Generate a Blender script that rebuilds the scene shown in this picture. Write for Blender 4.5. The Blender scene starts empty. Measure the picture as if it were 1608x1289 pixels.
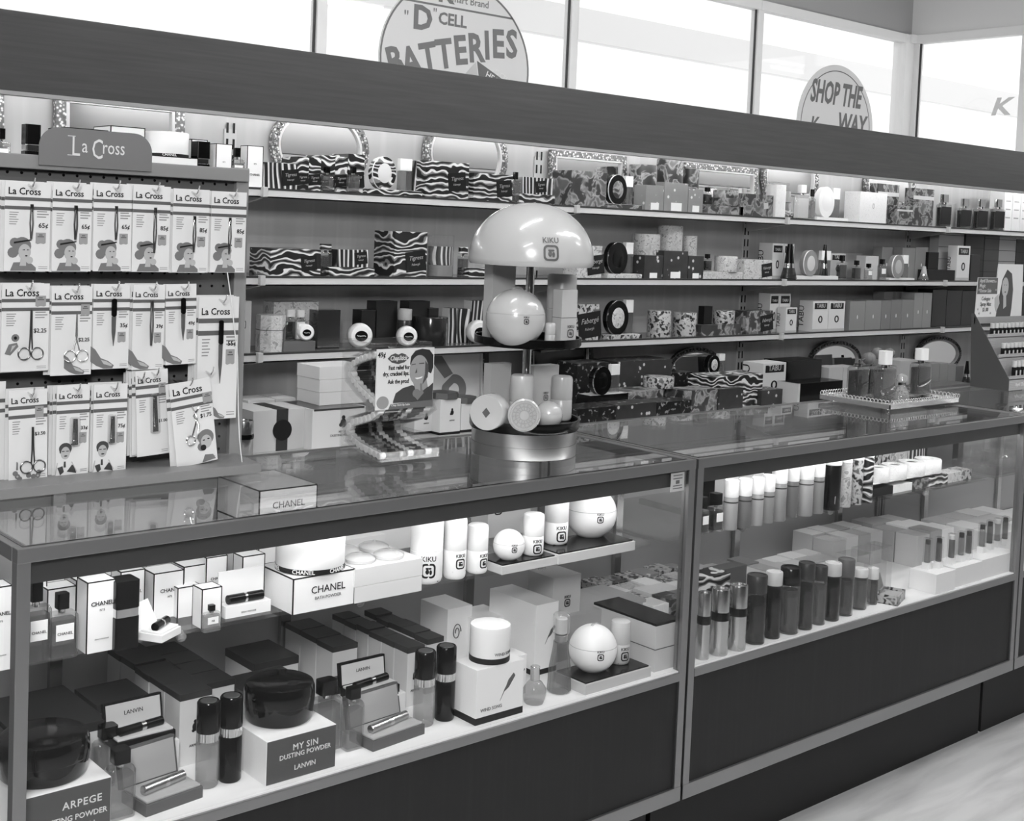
import bpy, bmesh, math, random
from mathutils import Vector, Matrix
random.seed(7)
S = bpy.context.scene
COL = S.collection
PI = math.pi
# ---------------------------------------------------------------- camera
F_PX, PX, PY = 2006.44, 806.75, 466.25
CR = Vector((0.7557, -0.6537, 0.0405)).normalized()
yaw, pit, rol = math.radians(40.997), math.radians(3.107), math.radians(2.322)
CF = Vector((math.sin(yaw)*math.cos(pit), math.cos(yaw)*math.cos(pit), -math.sin(pit)))
_r = CF.cross(Vector((0, 0, 1))).normalized(); _u = _r.cross(CF)
CR = _r*math.cos(rol) + _u*math.sin(rol); CU = -_r*math.sin(rol) + _u*math.cos(rol)
CP = Vector((-2.192, -1.870, 1.516))
cam = bpy.data.cameras.new('camera'); cam_o = bpy.data.objects.new('camera', cam); COL.objects.link(cam_o)
m = Matrix((CR, CU, -CF)).transposed().to_4x4(); m.translation = CP
cam_o.matrix_world = m
cam.sensor_width = 36; cam.lens = F_PX/1608*36
cam.shift_x = (804-PX)/1608; cam.shift_y = (PY-644.5)/1608
cam.clip_start = 0.05; cam.clip_end = 100
S.camera = cam_o
# ---------------------------------------------------------------- world, exposure, big lights
w = bpy.data.worlds.new('daylight'); S.world = w; w.use_nodes = True
w.node_tree.nodes['Background'].inputs[0].default_value = (1, 1, 1, 1)
w.node_tree.nodes['Background'].inputs[1].default_value = 1.3
S.view_settings.view_transform = 'Standard'; S.view_settings.look = 'None'
S.view_settings.gamma = 1; S.view_settings.use_curve_mapping = False
S.view_settings.exposure = 0.0
S.cycles.transparent_max_bounces = 24; S.cycles.max_bounces = 10
S.cycles.use_denoising = True
TUBE_CASE, TUBE_WALL, CEIL_LAMP = 11.5, 20.0, 5.5
FILL_POWER = 70
def area(name, loc, target, size, power):
    l = bpy.data.lights.new(name, 'AREA'); l.energy = power; l.size = size
    o = bpy.data.objects.new(name, l); COL.objects.link(o); o.location = loc
    o.rotation_euler = (Vector(target)-Vector(loc)).to_track_quat('-Z', 'Y').to_euler()
    return o
area('added_fill_light', (-2.5, -2.2, 2.35), (0.0, 0.2, 0.9), 0.5, FILL_POWER)  # unseen fill light added beside the camera to brighten cards, frames and counters

# ---------------------------------------------------------------- pixel -> point on a known plane
def ray(x, y):
    return CF + CR*((x-PX)/F_PX) - CU*((y-PY)/F_PX)
def on(x, y, ax, v):
    d = ray(x, y); t = (v-CP[ax])/d[ax]; return CP + d*t
def pj(P):
    d = Vector(P)-CP; z = d.dot(CF); return PX+F_PX*d.dot(CR)/z, PY-F_PX*d.dot(CU)/z, z
def Xa(px, Y, z):
    y = 600.0
    for _ in range(6):
        P = on(px, y, 1, Y); y = pj((P.x, Y, z))[1]
    return on(px, y, 1, Y).x
def Za(px, py, Y): return on(px, py, 1, Y).z
def fl(px, py, z): P = on(px, py, 2, z); return P.x, P.y
def msz(px, P): return px*pj(P)[2]/F_PX

# ---------------------------------------------------------------- materials
MATS = {}
def lin(g): return g/12.92 if g <= 0.04045 else ((g+0.055)/1.055)**2.4
def _new(name):
    mt = bpy.data.materials.new(name); mt.use_nodes = True
    nt = mt.node_tree; b = nt.nodes['Principled BSDF']; return mt, nt, b
def G(g, rough=0.5, metal=0.0, spec=0.5, coat=0.0):
    k = ('g', round(g, 3), rough, metal, spec, coat)
    if k in MATS: return MATS[k]
    mt, nt, b = _new('grey_%02d_%s' % (int(g*100), 'metal' if metal else 'paint'))
    v = lin(g); b.inputs['Base Color'].default_value = (v, v, v, 1)
    b.inputs['Roughness'].default_value = rough; b.inputs['Metallic'].default_value = metal
    b.inputs['Specular IOR Level'].default_value = spec; b.inputs['Coat Weight'].default_value = coat
    MATS[k] = mt; return mt
def glow(name, s):
    mt = bpy.data.materials.new(name); mt.use_nodes = True; nt = mt.node_tree; nt.nodes.clear()
    e = nt.nodes.new('ShaderNodeEmission'); e.inputs[1].default_value = s
    o = nt.nodes.new('ShaderNodeOutputMaterial'); nt.links.new(e.outputs[0], o.inputs[0]); return mt
def GL(tint=0.97, rough=0.0, dif=0.0, dg=0.5, refl=1.0):
    """thin clear glass or plastic: light passes straight, Fresnel reflection, optional milky share"""
    k = ('gl', tint, rough, dif, dg, refl)
    if k in MATS: return MATS[k]
    mt = bpy.data.materials.new('clear_glass'); mt.use_nodes = True; nt = mt.node_tree; nt.nodes.clear()
    N = nt.nodes.new; L = nt.links.new
    t = N('ShaderNodeBsdfTransparent'); t.inputs[0].default_value = (tint, tint, tint, 1)
    base = t.outputs[0]
    if dif > 0:
        d = N('ShaderNodeBsdfDiffuse'); v = lin(dg); d.inputs[0].default_value = (v, v, v, 1)
        mx = N('ShaderNodeMixShader'); mx.inputs[0].default_value = dif
        L(base, mx.inputs[1]); L(d.outputs[0], mx.inputs[2]); base = mx.outputs[0]
    g = N('ShaderNodeBsdfGlossy'); g.inputs['Roughness'].default_value = rough
    geo = N('ShaderNodeNewGeometry'); mp = N('ShaderNodeMapRange')
    mp.inputs['To Min'].default_value = 1.5; mp.inputs['To Max'].default_value = 1/1.5
    L(geo.outputs['Backfacing'], mp.inputs['Value'])
    f = N('ShaderNodeFresnel'); L(mp.outputs[0], f.inputs['IOR'])
    mu = N('ShaderNodeMath'); mu.operation = 'MULTIPLY'; mu.inputs[1].default_value = refl; L(f.outputs[0], mu.inputs[0])
    m2 = N('ShaderNodeMixShader'); L(mu.outputs[0], m2.inputs[0]); L(base, m2.inputs[1]); L(g.outputs[0], m2.inputs[2])
    o = N('ShaderNodeOutputMaterial'); L(m2.outputs[0], o.inputs[0])
    MATS[k] = mt; return mt
def pattern(name, kind, stops, scale=20, rough=0.45, stretch=(1, 1, 1), distort=2.0, detail=2.0, randomize=True):
    """a printed pattern in the thing's own coordinates: wave / noise / voronoi -> grey stops"""
    if name in MATS: return MATS[name]
    mt, nt, b = _new(name); N = nt.nodes.new; L = nt.links.new
    tc = N('ShaderNodeTexCoord'); mp = N('ShaderNodeMapping'); mp.inputs['Scale'].default_value = stretch
    L(tc.outputs['Object'], mp.inputs['Vector'])
    if randomize:
        oi = N('ShaderNodeObjectInfo'); mu = N('ShaderNodeMath'); mu.operation = 'MULTIPLY'; mu.inputs[1].default_value = 7.3
        cx = N('ShaderNodeCombineXYZ'); L(oi.outputs['Random'], mu.inputs[0])
        for i in range(3): L(mu.outputs[0], cx.inputs[i])
        L(cx.outputs[0], mp.inputs['Location'])
    if kind == 'wave':
        t = N('ShaderNodeTexWave'); t.inputs['Scale'].default_value = scale; t.inputs['Distortion'].default_value = distort
        t.inputs['Detail'].default_value = detail; t.inputs['Detail Scale'].default_value = 2.2; out = t.outputs['Fac']
        t.bands_direction = 'Z'
    elif kind == 'wavex':
        t = N('ShaderNodeTexWave'); t.inputs['Scale'].default_value = scale; t.inputs['Distortion'].default_value = distort
        t.inputs['Detail'].default_value = detail; out = t.outputs['Fac']; t.bands_direction = 'X'
    elif kind == 'noise':
        t = N('ShaderNodeTexNoise'); t.inputs['Scale'].default_value = scale; t.inputs['Detail'].default_value = detail
        t.inputs['Distortion'].default_value = distort; out = t.outputs['Fac']
    else:
        t = N('ShaderNodeTexVoronoi'); t.inputs['Scale'].default_value = scale; out = t.outputs['Distance']
    L(mp.outputs[0], t.inputs['Vector'])
    cr = N('ShaderNodeValToRGB'); e = cr.color_ramp.elements
    while len(e) < len(stops): e.new(0.5)
    for i, (p_, g_) in enumerate(stops):
        e[i].position = p_; v = lin(g_); e[i].color = (v, v, v, 1)
    L(out, cr.inputs[0]); L(cr.outputs[0], b.inputs['Base Color'])
    b.inputs['Roughness'].default_value = rough
    MATS[name] = mt; return mt
WHITE = G(.93, .45); CREAM = G(.84, .5); PALE = G(.76, .5); BLACK = G(.05, .18, 0, .3); BLACKM = G(.08, .5, 0, .3); DARK = G(.20, .4, 0, .4); INK = G(.06, .6, 0, .3)
MID = G(.5, .5); LGREY = G(.66, .5); DGREY = G(.35, .5)
ALU = G(.62, .42, 1.0); CHROME = G(.85, .12, 1.0); STEEL = G(.75, .25, 1.0)
MIRROR = G(.95, .01, 1.0)
GLASS = GL(.97); ACRYL = GL(.95, .02, .05, .8)
STRIPED = pattern('flame_stripe_print', 'wave', [(0, .10), (.24, .11), (.30, .84), (.66, .87), (.72, .50), (.88, .48), (.93, .12), (1, .1)], 7.5, .4, (.75, .75, 1.15), 7.0, 1.6)
STRIPEV = pattern('flame_stripe_upright', 'wavex', [(0, .10), (.22, .12), (.28, .84), (.66, .87), (.72, .48), (.86, .46), (.92, .12), (1, .1)], 8, .4, (1.2, .3, .5), 6.0, 1.2)
FLORAL_D = pattern('dark_floral_print', 'noise', [(0, .16), (.46, .22), (.54, .62), (.62, .40), (1, .2)], 24, .4, (1, 1, 1), .8, 2)
FLORAL_L = pattern('pale_floral_print', 'noise', [(0, .42), (.44, .74), (.56, .80), (.62, .55), (1, .7)], 55, .4, (1, 1, 1), 1.2, 3)
FLORAL_S = pattern('spotted_floral_print', 'noise', [(0, .13), (.40, .15), (.46, .70), (.60, .74), (.66, .4), (1, .2)], 60, .35, (1, 1, 1), .3, 1)
MONO_L = pattern('grey_sprig_print', 'voronoi', [(0, .86), (.17, .84), (.22, .54), (1, .52)], 34, .45)
MONO_D = pattern('dark_sprig_print', 'voronoi', [(0, .80), (.17, .76), (.22, .20), (1, .16)], 34, .4)
SPECK = pattern('white_speckle_print', 'noise', [(0, .70), (.45, .92), (1, .94)], 160, .5)
# ---------------------------------------------------------------- meshes
def bm_box(bm, x0, x1, y0, y1, z0, z1):
    v = [bm.verts.new((x, y, z)) for z in (z0, z1) for y in (y0, y1) for x in (x0, x1)]
    for f in ((0, 2, 3, 1), (4, 5, 7, 6), (0, 1, 5, 4), (2, 6, 7, 3), (0, 4, 6, 2), (1, 3, 7, 5)):
        bm.faces.new([v[i] for i in f])
def finish(bm, name, bev=0, seg=2, smooth=False):
    if bev:
        bmesh.ops.bevel(bm, geom=bm.edges[:], offset=bev, segments=seg, affect='EDGES', profile=.6, clamp_overlap=True)
    bmesh.ops.recalc_face_normals(bm, faces=bm.faces[:])
    me = bpy.data.meshes.new(name); bm.to_mesh(me); bm.free()
    if smooth:
        for p in me.polygons: p.use_smooth = True
        try: me.set_sharp_from_angle(angle=math.radians(40))
        except Exception: pass
    return me
def obox(x0, x1, y0, y1, z0, z1, bev=0):
    bm = bmesh.new(); bm_box(bm, x0, x1, y0, y1, z0, z1); return finish(bm, 'box', bev)
def boxes(lst, bev=0):
    bm = bmesh.new()
    for b in lst: bm_box(bm, *b)
    return finish(bm, 'boxes', bev)
def bx(w_, d, h, z=0, bev=.0008): return obox(-w_/2, w_/2, -d/2, d/2, z, z+h, bev)
def lathe(prof, seg=40, cx=0, cy=0, sx=1.0, sy=1.0):
    bm = bmesh.new(); rings = []
    for r, z in prof:
        if r < 1e-6: rings.append([bm.verts.new((cx, cy, z))])
        else: rings.append([bm.verts.new((cx+sx*r*math.cos(2*PI*i/seg), cy+sy*r*math.sin(2*PI*i/seg), z)) for i in range(seg)])
    for a, b in zip(rings, rings[1:]):
        for i in range(seg):
            j = (i+1) % seg
            q = [a[i % len(a)], a[j % len(a)], b[j % len(b)], b[i % len(b)]]
            q2 = []
            for v in q:
                if v not in q2: q2.append(v)
            if len(q2) > 2:
                try: bm.faces.new(q2)
                except ValueError: pass
    return finish(bm, 'lathe', smooth=True)
def cyl(r, h, z=0, bev=.001, seg=36, cx=0, cy=0):
    b = min(bev, r*.4, h*.4)
    return lathe([(0, z), (r-b, z), (r, z+b), (r, z+h-b), (r-b, z+h), (0, z+h)], seg, cx, cy)
def rrect(w_, h, r, n=5, cx=0, cy=0):
    out = []
    for sx, sy, a0 in ((1, 1, 0), (-1, 1, 90), (-1, -1, 180), (1, -1, 270)):
        for i in range(n+1):
            a = math.radians(a0+90*i/n); out.append((cx+sx*(w_/2-r)+r*math.cos(a), cy+sy*(h/2-r)+r*math.sin(a)))
    return out
def bm_prism(bm, pts, a, b, axis='Y'):
    """outline in the other two axes, swept along axis from a to b"""
    def P(u, v, t): return (u, t, v) if axis == 'Y' else ((u, v, t) if axis == 'Z' else (t, u, v))
    lo = [bm.verts.new(P(u, v, a)) for u, v in pts]; hi = [bm.verts.new(P(u, v, b)) for u, v in pts]
    bm.faces.new(lo); bm.faces.new(hi[::-1])
    n = len(pts)
    for i in range(n): bm.faces.new((lo[i], hi[i], hi[(i+1) % n], lo[(i+1) % n]))
def prism(pts, a, b, axis='Y', bev=0):
    bm = bmesh.new(); bm_prism(bm, pts, a, b, axis); return finish(bm, 'prism', bev)
def prisms(lst, a, b, axis='Y'):
    bm = bmesh.new()
    for i, pts in enumerate(lst): bm_prism(bm, pts, a-i*3e-5, b, axis)
    return finish(bm, 'prisms')
def bm_tube(bm, pts, r, seg=8, closed=False):
    pts = [Vector(p) for p in pts]; n = len(pts); rings = []
    rr = r if hasattr(r, '__len__') else [r]*n
    up = Vector((0, 0, 1)); prev = None
    for i in range(n):
        if closed: t = (pts[(i+1) % n]-pts[i-1]).normalized()
        else: t = (pts[min(i+1, n-1)]-pts[max(i-1, 0)]).normalized()
        if prev is None:
            a = t.cross(up if abs(t.z) < .9 else Vector((1, 0, 0))).normalized()
        else: a = (prev - t*prev.dot(t)).normalized()
        prev = a; b = t.cross(a)
        rings.append([bm.verts.new(pts[i]+(a*math.cos(2*PI*k/seg)+b*math.sin(2*PI*k/seg))*rr[i]) for k in range(seg)])
    for i in range(n if closed else n-1):
        A, B = rings[i], rings[(i+1) % n]
        for k in range(seg): bm.faces.new((A[k], A[(k+1) % seg], B[(k+1) % seg], B[k]))
    if not closed:
        bm.faces.new(rings[0][::-1]); bm.faces.new(rings[-1])
def tube(pts, r, seg=8, closed=False):
    bm = bmesh.new(); bm_tube(bm, pts, r, seg, closed); return finish(bm, 'tube', smooth=True)
def tubes(lst, r, seg=6):
    bm = bmesh.new()
    for p in lst: bm_tube(bm, p, r, seg)
    return finish(bm, 'tubes', smooth=True)
def sphere(r, cx=0, cy=0, cz=0, sx=1, sy=1, sz=1, n=20):
    pr_ = [(r*math.sin(PI*i/n), cz-sz*r*math.cos(PI*i/n)) for i in range(n+1)]
    pr_[0] = (0, cz-sz*r); pr_[-1] = (0, cz+sz*r)
    return lathe(pr_, 32, cx, cy, sx, sy)
def circ(r, n=28, cx=0, cy=0, a0=0, a1=360, ry=None):
    full = abs(a1-a0) >= 360
    k = n if full else n+1
    return [(cx+r*math.cos(math.radians(a0+(a1-a0)*i/n)), cy+(ry or r)*math.sin(math.radians(a0+(a1-a0)*i/n))) for i in range(k)]
def bm_ring(bm, outer, inner, a, b, axis='Y'):
    def P(u, v, t): return (u, t, v) if axis == 'Y' else ((u, v, t) if axis == 'Z' else (t, u, v))
    n = len(outer)
    A = [[bm.verts.new(P(u, v, t)) for u, v in L_] for t in (a, b) for L_ in (outer, inner)]
    for i in range(n):
        j = (i+1) % n
        bm.faces.new((A[0][i], A[0][j], A[1][j], A[1][i])); bm.faces.new((A[2][i], A[3][i], A[3][j], A[2][j]))
        bm.faces.new((A[0][i], A[2][i], A[2][j], A[0][j])); bm.faces.new((A[1][i], A[1][j], A[3][j], A[3][i]))
def ring(outer, inner, a, b, axis='Y', bev=0):
    bm = bmesh.new(); bm_ring(bm, outer, inner, a, b, axis); return finish(bm, 'ring', bev)
def join(mes):
    bm = bmesh.new()
    for m_ in mes: bm.from_mesh(m_)
    return finish(bm, 'joined', smooth=True)
def xf(me, loc=(0, 0, 0), rot=(0, 0, 0), sc=(1, 1, 1)):
    from mathutils import Euler
    M = Matrix.Translation(loc) @ Euler(rot).to_matrix().to_4x4() @ Matrix.Diagonal((*sc, 1))
    me = me.copy(); me.transform(M); return me
TXT = {}
def text(s, size, bold=0.0, shear=0.0, narrow=1.0, align='CENTER', spacing=1.0, bend=0, line=1.0, thick=.0003):
    """lettering as a thin mesh in the XZ plane, reading from -Y, baseline at z=0"""
    k = (s, size, bold, shear, narrow, align, spacing, bend, line)
    if k in TXT: return TXT[k]
    c = bpy.data.curves.new('lettering', 'FONT'); c.body = s; c.size = size; c.align_x = align; c.shear = shear
    c.offset = bold*size; c.space_character = spacing; c.space_line = line; c.resolution_u = 2; c.extrude = thick
    o = bpy.data.objects.new('lettering', c); COL.objects.link(o)
    me = bpy.data.meshes.new_from_object(o.evaluated_get(bpy.context.evaluated_depsgraph_get()))
    bpy.data.objects.remove(o); bpy.data.curves.remove(c)
    for v in me.vertices:
        x, y, z = v.co; x *= narrow
        if bend: v.co = ((bend+z)*math.sin(x/bend), -(bend+z)*math.cos(x/bend), y)
        else: v.co = (x, -z, y)
    me.materials.clear(); TXT[k] = me; return me
# ---------------------------------------------------------------- objects
def ob(name, me, mt, parent=None, loc=(0, 0, 0), rot=(0, 0, 0), label=None):
    if me.users and me.materials and me.materials[0] != mt: me = me.copy(); me.materials.clear()
    if not me.materials: me.materials.append(mt)
    o = bpy.data.objects.new(name, me); COL.objects.link(o)
    o.location = loc; o.rotation_euler = rot
    if parent: o.parent = parent
    if label: o['label'] = label
    return o
def tag(o, label, cat, group=None, kind=None):
    o['label'] = label; o['category'] = cat
    if group: o['group'] = group
    if kind: o['kind'] = kind
    return o
def thing(name, label, cat, loc=(0, 0, 0), rz=0, group=None):
    o = bpy.data.objects.new(name, None); o.empty_display_size = .05; COL.objects.link(o)
    o.location = loc; o.rotation_euler = (0, 0, rz); return tag(o, label, cat, group)
def struct(name, me, mt, parent=None):
    o = ob(name, me, mt, parent)
    if not parent: o['kind'] = 'structure'
    return o
def children(o): return [c for c in o.children]
def dup(root, loc=None, rz=None, label=None, group=None):
    r = root.copy(); COL.objects.link(r)
    if loc is not None: r.location = loc
    if rz is not None: r.rotation_euler = (0, 0, rz)
    if label: r['label'] = label
    if group: r['group'] = group
    for ch in list(root.children):
        c = ch.copy(); COL.objects.link(c); c.parent = r
        for g in list(ch.children):
            d = g.copy(); COL.objects.link(d); d.parent = c
    return r
ORD = ['first', 'second', 'third', 'fourth', 'fifth', 'sixth', 'seventh', 'eighth', 'ninth', 'tenth', 'eleventh', 'twelfth']
# ================================================================ setting
WY = 1.54                                   # face of the panelled wall behind the shelves
PANEL = pattern('panelled_wall', 'noise', [(0, .66), (.42, .69), (.5, .72), (.56, .69), (1, .73)], 7, .5, (1.6, 1, .05), .1, 2, False)
FLOORM = pattern('streaked_vinyl', 'noise', [(0, .62), (.4, .78), (.6, .86), (1, .88)], 9, .35, (.28, 1.6, 1), .4, 5, False)
WOODF = pattern('fascia_wood', 'noise', [(0, .18), (.5, .24), (1, .29)], 60, .42, (.06, 1, 1.6), .2, 4, False)
WOODC = pattern('dark_case_wood', 'noise', [(0, .04), (.5, .065), (1, .11)], 60, .6, (1.6, 1, .05), .2, 4, False)
struct('floor', obox(-4.2, 4.6, -5, 2.4, -.05, 0), FLOORM)
struct('wall_back', obox(-4.2, 4.38, WY, WY+.03, 0, 1.97), PANEL)
struct('ceiling', obox(-4.2, 4.6, -5, 2.4, 3.2, 3.25), G(.8, .7))
struct('wall_left', obox(-4.25, -4.2, -5, 2.4, 0, 3.2), G(.3, .7))
struct('wall_front', obox(-4.2, 4.6, -5.05, -5, 0, 3.2), G(.2, .7))
HZ = 2.665                                  # head of the upper windows
struct('wall_bulkhead', obox(-4.2, 4.40, 2.30, 2.36, HZ+.05, 3.2), G(.60, .7))
struct('wall_right', boxes([(4.40, 4.46, -5, 2.36, HZ+.05, 3.2), (4.40, 4.46, -5, 2.36, 0, 1.9), (4.40, 4.46, -5, .4, 1.9, HZ+.05)]), G(.82, .7))
struct('wall_under_window', obox(-4.2, 4.40, 2.30, 2.36, 0, 1.75), G(.7, .7))
struct('trim_bay_deck', obox(-4.2, 4.40, WY+.03, 2.30, 1.70, 1.75), G(.8, .6))
FRM = G(.86, .4)
mx = [-4.2, -2.95, -1.1, .41, 1.71, 3.0, 4.36]
for i in range(len(mx)-1):
    fr = boxes([(mx[i]-.022, mx[i]+.022, 2.28, 2.33, 1.75, HZ), (mx[i], mx[i+1], 2.28, 2.33, HZ, HZ+.05), (mx[i], mx[i+1], 2.28, 2.33, 1.75, 1.80)]
               + ([(mx[i+1]-.05, mx[i+1]+.039, 2.272, 2.358, 1.75, HZ+.049)] + [(4.34, 4.44, 2.255, 2.36, HZ, HZ+.05)] if i == len(mx)-2 else []), .003)
    f = struct('window_%d' % (i+1), fr, FRM)
    ob('pane', obox(mx[i]+.02, mx[i+1]-.02, 2.30, 2.306, 1.8, HZ), GLASS, f)
    ob('gasket', obox(mx[i+1]-.030, mx[i+1]-.022, 2.292, 2.30, 1.8, HZ), DARK, f)
ry = [2.27, 1.60, .42]
for i in range(2):
    f = struct('window_%d' % (len(mx)+i), boxes([(4.39, 4.44, ry[i]-.03, ry[i]+.02, 1.9, HZ), (4.39, 4.44, ry[i+1], ry[i], HZ, HZ+.05), (4.39, 4.44, ry[i+1], ry[i], 1.88, 1.94)], .003), FRM)
    ob('pane', obox(4.41, 4.416, ry[i+1], ry[i], 1.9, HZ), GLASS, f)
    ob('gasket', obox(4.40, 4.408, ry[i]-.04, ry[i]-.03, 1.9, HZ), DARK, f)
# outside: covered walk beyond the glass
struct('outside_canopy', obox(-6, 14, 5.5, 6.3, 3.15, 3.25), G(.97, .8))
struct('outside_beam', boxes([(-6, 14, 5.45, 5.5, 3.0, 3.25)]+[(x, x+.1, 5.6, 5.7, 0, 3.15) for x in (-3, 13)]), G(.93, .8))
struct('outside_ground', obox(-8, 14, 2.5, 14, -.1, -.05), G(.9, .8))
# ceiling strips, out of view
n = 0
for x, y in ((-2.4, -1.5), (1.5, -.75), (3.2, -1.5), (2.6, -.6), (.9, -1.0), (-.6, .1)):
    if True:
        t = thing('ceiling_lamp', 'unseen fluorescent ceiling strip hung above the aisle, %s row' % ORD[n], 'ceiling lamp', (x, y, 3.12), 0, 'fluorescent strips on the ceiling'); n += 1
        ob('housing', obox(-.62, .62, -.09, .09, .0, .08, .004), WHITE, t)
        ob('tube', xf(cyl(.019, 1.16, -.58), (0, 0, -.025), (0, PI/2, 0)), MATS.setdefault('ceil', glow('ceiling_tube', CEIL_LAMP*12)), t)
# ---------------------------------------------------------------- fascia with its tubes
FY = 1.10
t = thing('fascia_board', 'long dark wood fascia board hung above the wall shelves', 'fascia', (0, FY, 1.777))
ob('board', obox(-4.1, 4.36, 0, .02, 0, .185, .002), WOODF, t)
ob('edge_strip', obox(-4.1, 4.36, -.004, .024, -.006, .003), G(.60, .4), t)
ob('back_board', obox(-4.1, 4.36, .02, .024, .006, .18), G(.45, .6), t)
for x in (-3.205, -1.955, -.705, .545, 1.795, 3.045):
    ob('hanger', obox(x-.012, x+.012, .02, WY-FY, .13, .16), FRM, t)
for i, x in enumerate((-3.2, -1.95, -.70, .55, 1.80, 3.05)):
    l = thing('shelf_lamp', 'fluorescent tube fixed behind the fascia board, %s from the left' % ORD[i], 'lamp', (x, FY+.10, 1.93), 0, 'tubes behind the fascia')
    ob('tube', xf(cyl(.014, 1.17, -.585), (.62, 0, -.03), (0, PI/2, 0)), MATS.setdefault('wtube', glow('shelf_tube', TUBE_WALL)), l)
    ob('holder', boxes([(.02, .05, -.015, .015, -.05, .02), (1.19, 1.22, -.015, .015, -.05, .02), (.02, 1.22, -.02, .02, .0, .02)]), FRM, l)
# ---------------------------------------------------------------- round signs in the windows
def sign_disc(name, label, cx, cy, cz, r, ry_=None):
    t = thing(name, label, 'sign', (cx, cy, cz)); 
    ob('board', prism(circ(r, 72, ry=ry_), 0, .006), G(.80, .5), t); return t
t = sign_disc('battery_sign', 'big round paper sign for D cell batteries hung in the upper window', 1.045, 2.26, 2.165, .388, .345)
SG = G(.40, .5)
ob('border', ring(circ(.385, 72, ry=.342), circ(.377, 72, ry=.334), -.0006, 0), SG, t)
ob('rule', obox(-.285, .285, -.0006, 0, .222, .230), SG, t)
ob('lettering', join([xf(text('"', .07, .0), (-.265, -.001, .135)), xf(text('D', .130, .035), (-.185, -.001, .122)), xf(text('"', .06, .0), (-.125, -.001, .17)), xf(text('CELL', .066, .028, 0, 1.0), (-.035, -.001, .155))]), SG, t)
bat = []
for ch, x, z, h, a in zip('BATTERIES', (-.30, -.22, -.135, -.055, .025, .105, .165, .225, .30), (-.045, -.04, -.02, .0, .02, .035, .05, .06, .065), (.17,)*9, (.33, .30, .25, .21, .17, .13, .10, .08, .05)):
    bat.append(xf(text(ch, h*.94, .032, 0, .84), (x*.97-.005, -.0012, z-.012+x*.045), (0, -a, 0)))
ob('lettering', join(bat), SG, t)
ob('brand_lettering', join([xf(text('K', .11, .03, 0, 1.1), (-.075, -.001, .244)), xf(text('mart Brand', .042, .006), (.055, -.001, .250))]), SG, t)
ob('drawn_battery', xf(prism([(0, 0), (.30, -.13), (.33, -.18), (.33, -.25), (.02, -.10)], -.0008, 0), (.10, 0, .03)), DGREY, t)
ob('battery_lettering', join([xf(text('HEAVY DUTY', .038, .01), (.25, -.0015, -.075), (0, .42, 0)), xf(text('C CELL C', .03, .005), (.25, -.0015, -.035), (0, .42, 0))]), G(.85), t)
ob('drawn_base', xf(prism([(-.005, -.005), (.015, -.10), (-.035, -.12), (-.06, -.06)], -.0008, 0), (.10, 0, .03)), G(.7), t)
t = sign_disc('shop_sign', 'round paper sign reading SHOP THE WAY hung in the window', 3.655, 2.26, 2.125, .345, .335)
ob('border', ring(circ(.315, 72,ry=.305), circ(.310, 72,ry=.30), -.0006, 0), DGREY, t)
ob('lettering', join([xf(text('SHOP THE', .165, .032, .25, .60), (-.015, -.001, .125)), xf(text('WAY', .15, .03, .2, .75), (.14, -.001, -.022)), xf(text('K', .12, .02, .2, .9), (-.20, -.001, -.04))]), G(.36), t)
t = thing('window_decal', 'faint grey letter K stuck on the right-hand upper window', 'decal', (4.402, 1.73, 2.24), -PI/2)
ob('lettering', text('K', .13, .03, .25, 1.3), G(.82), t)

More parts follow.
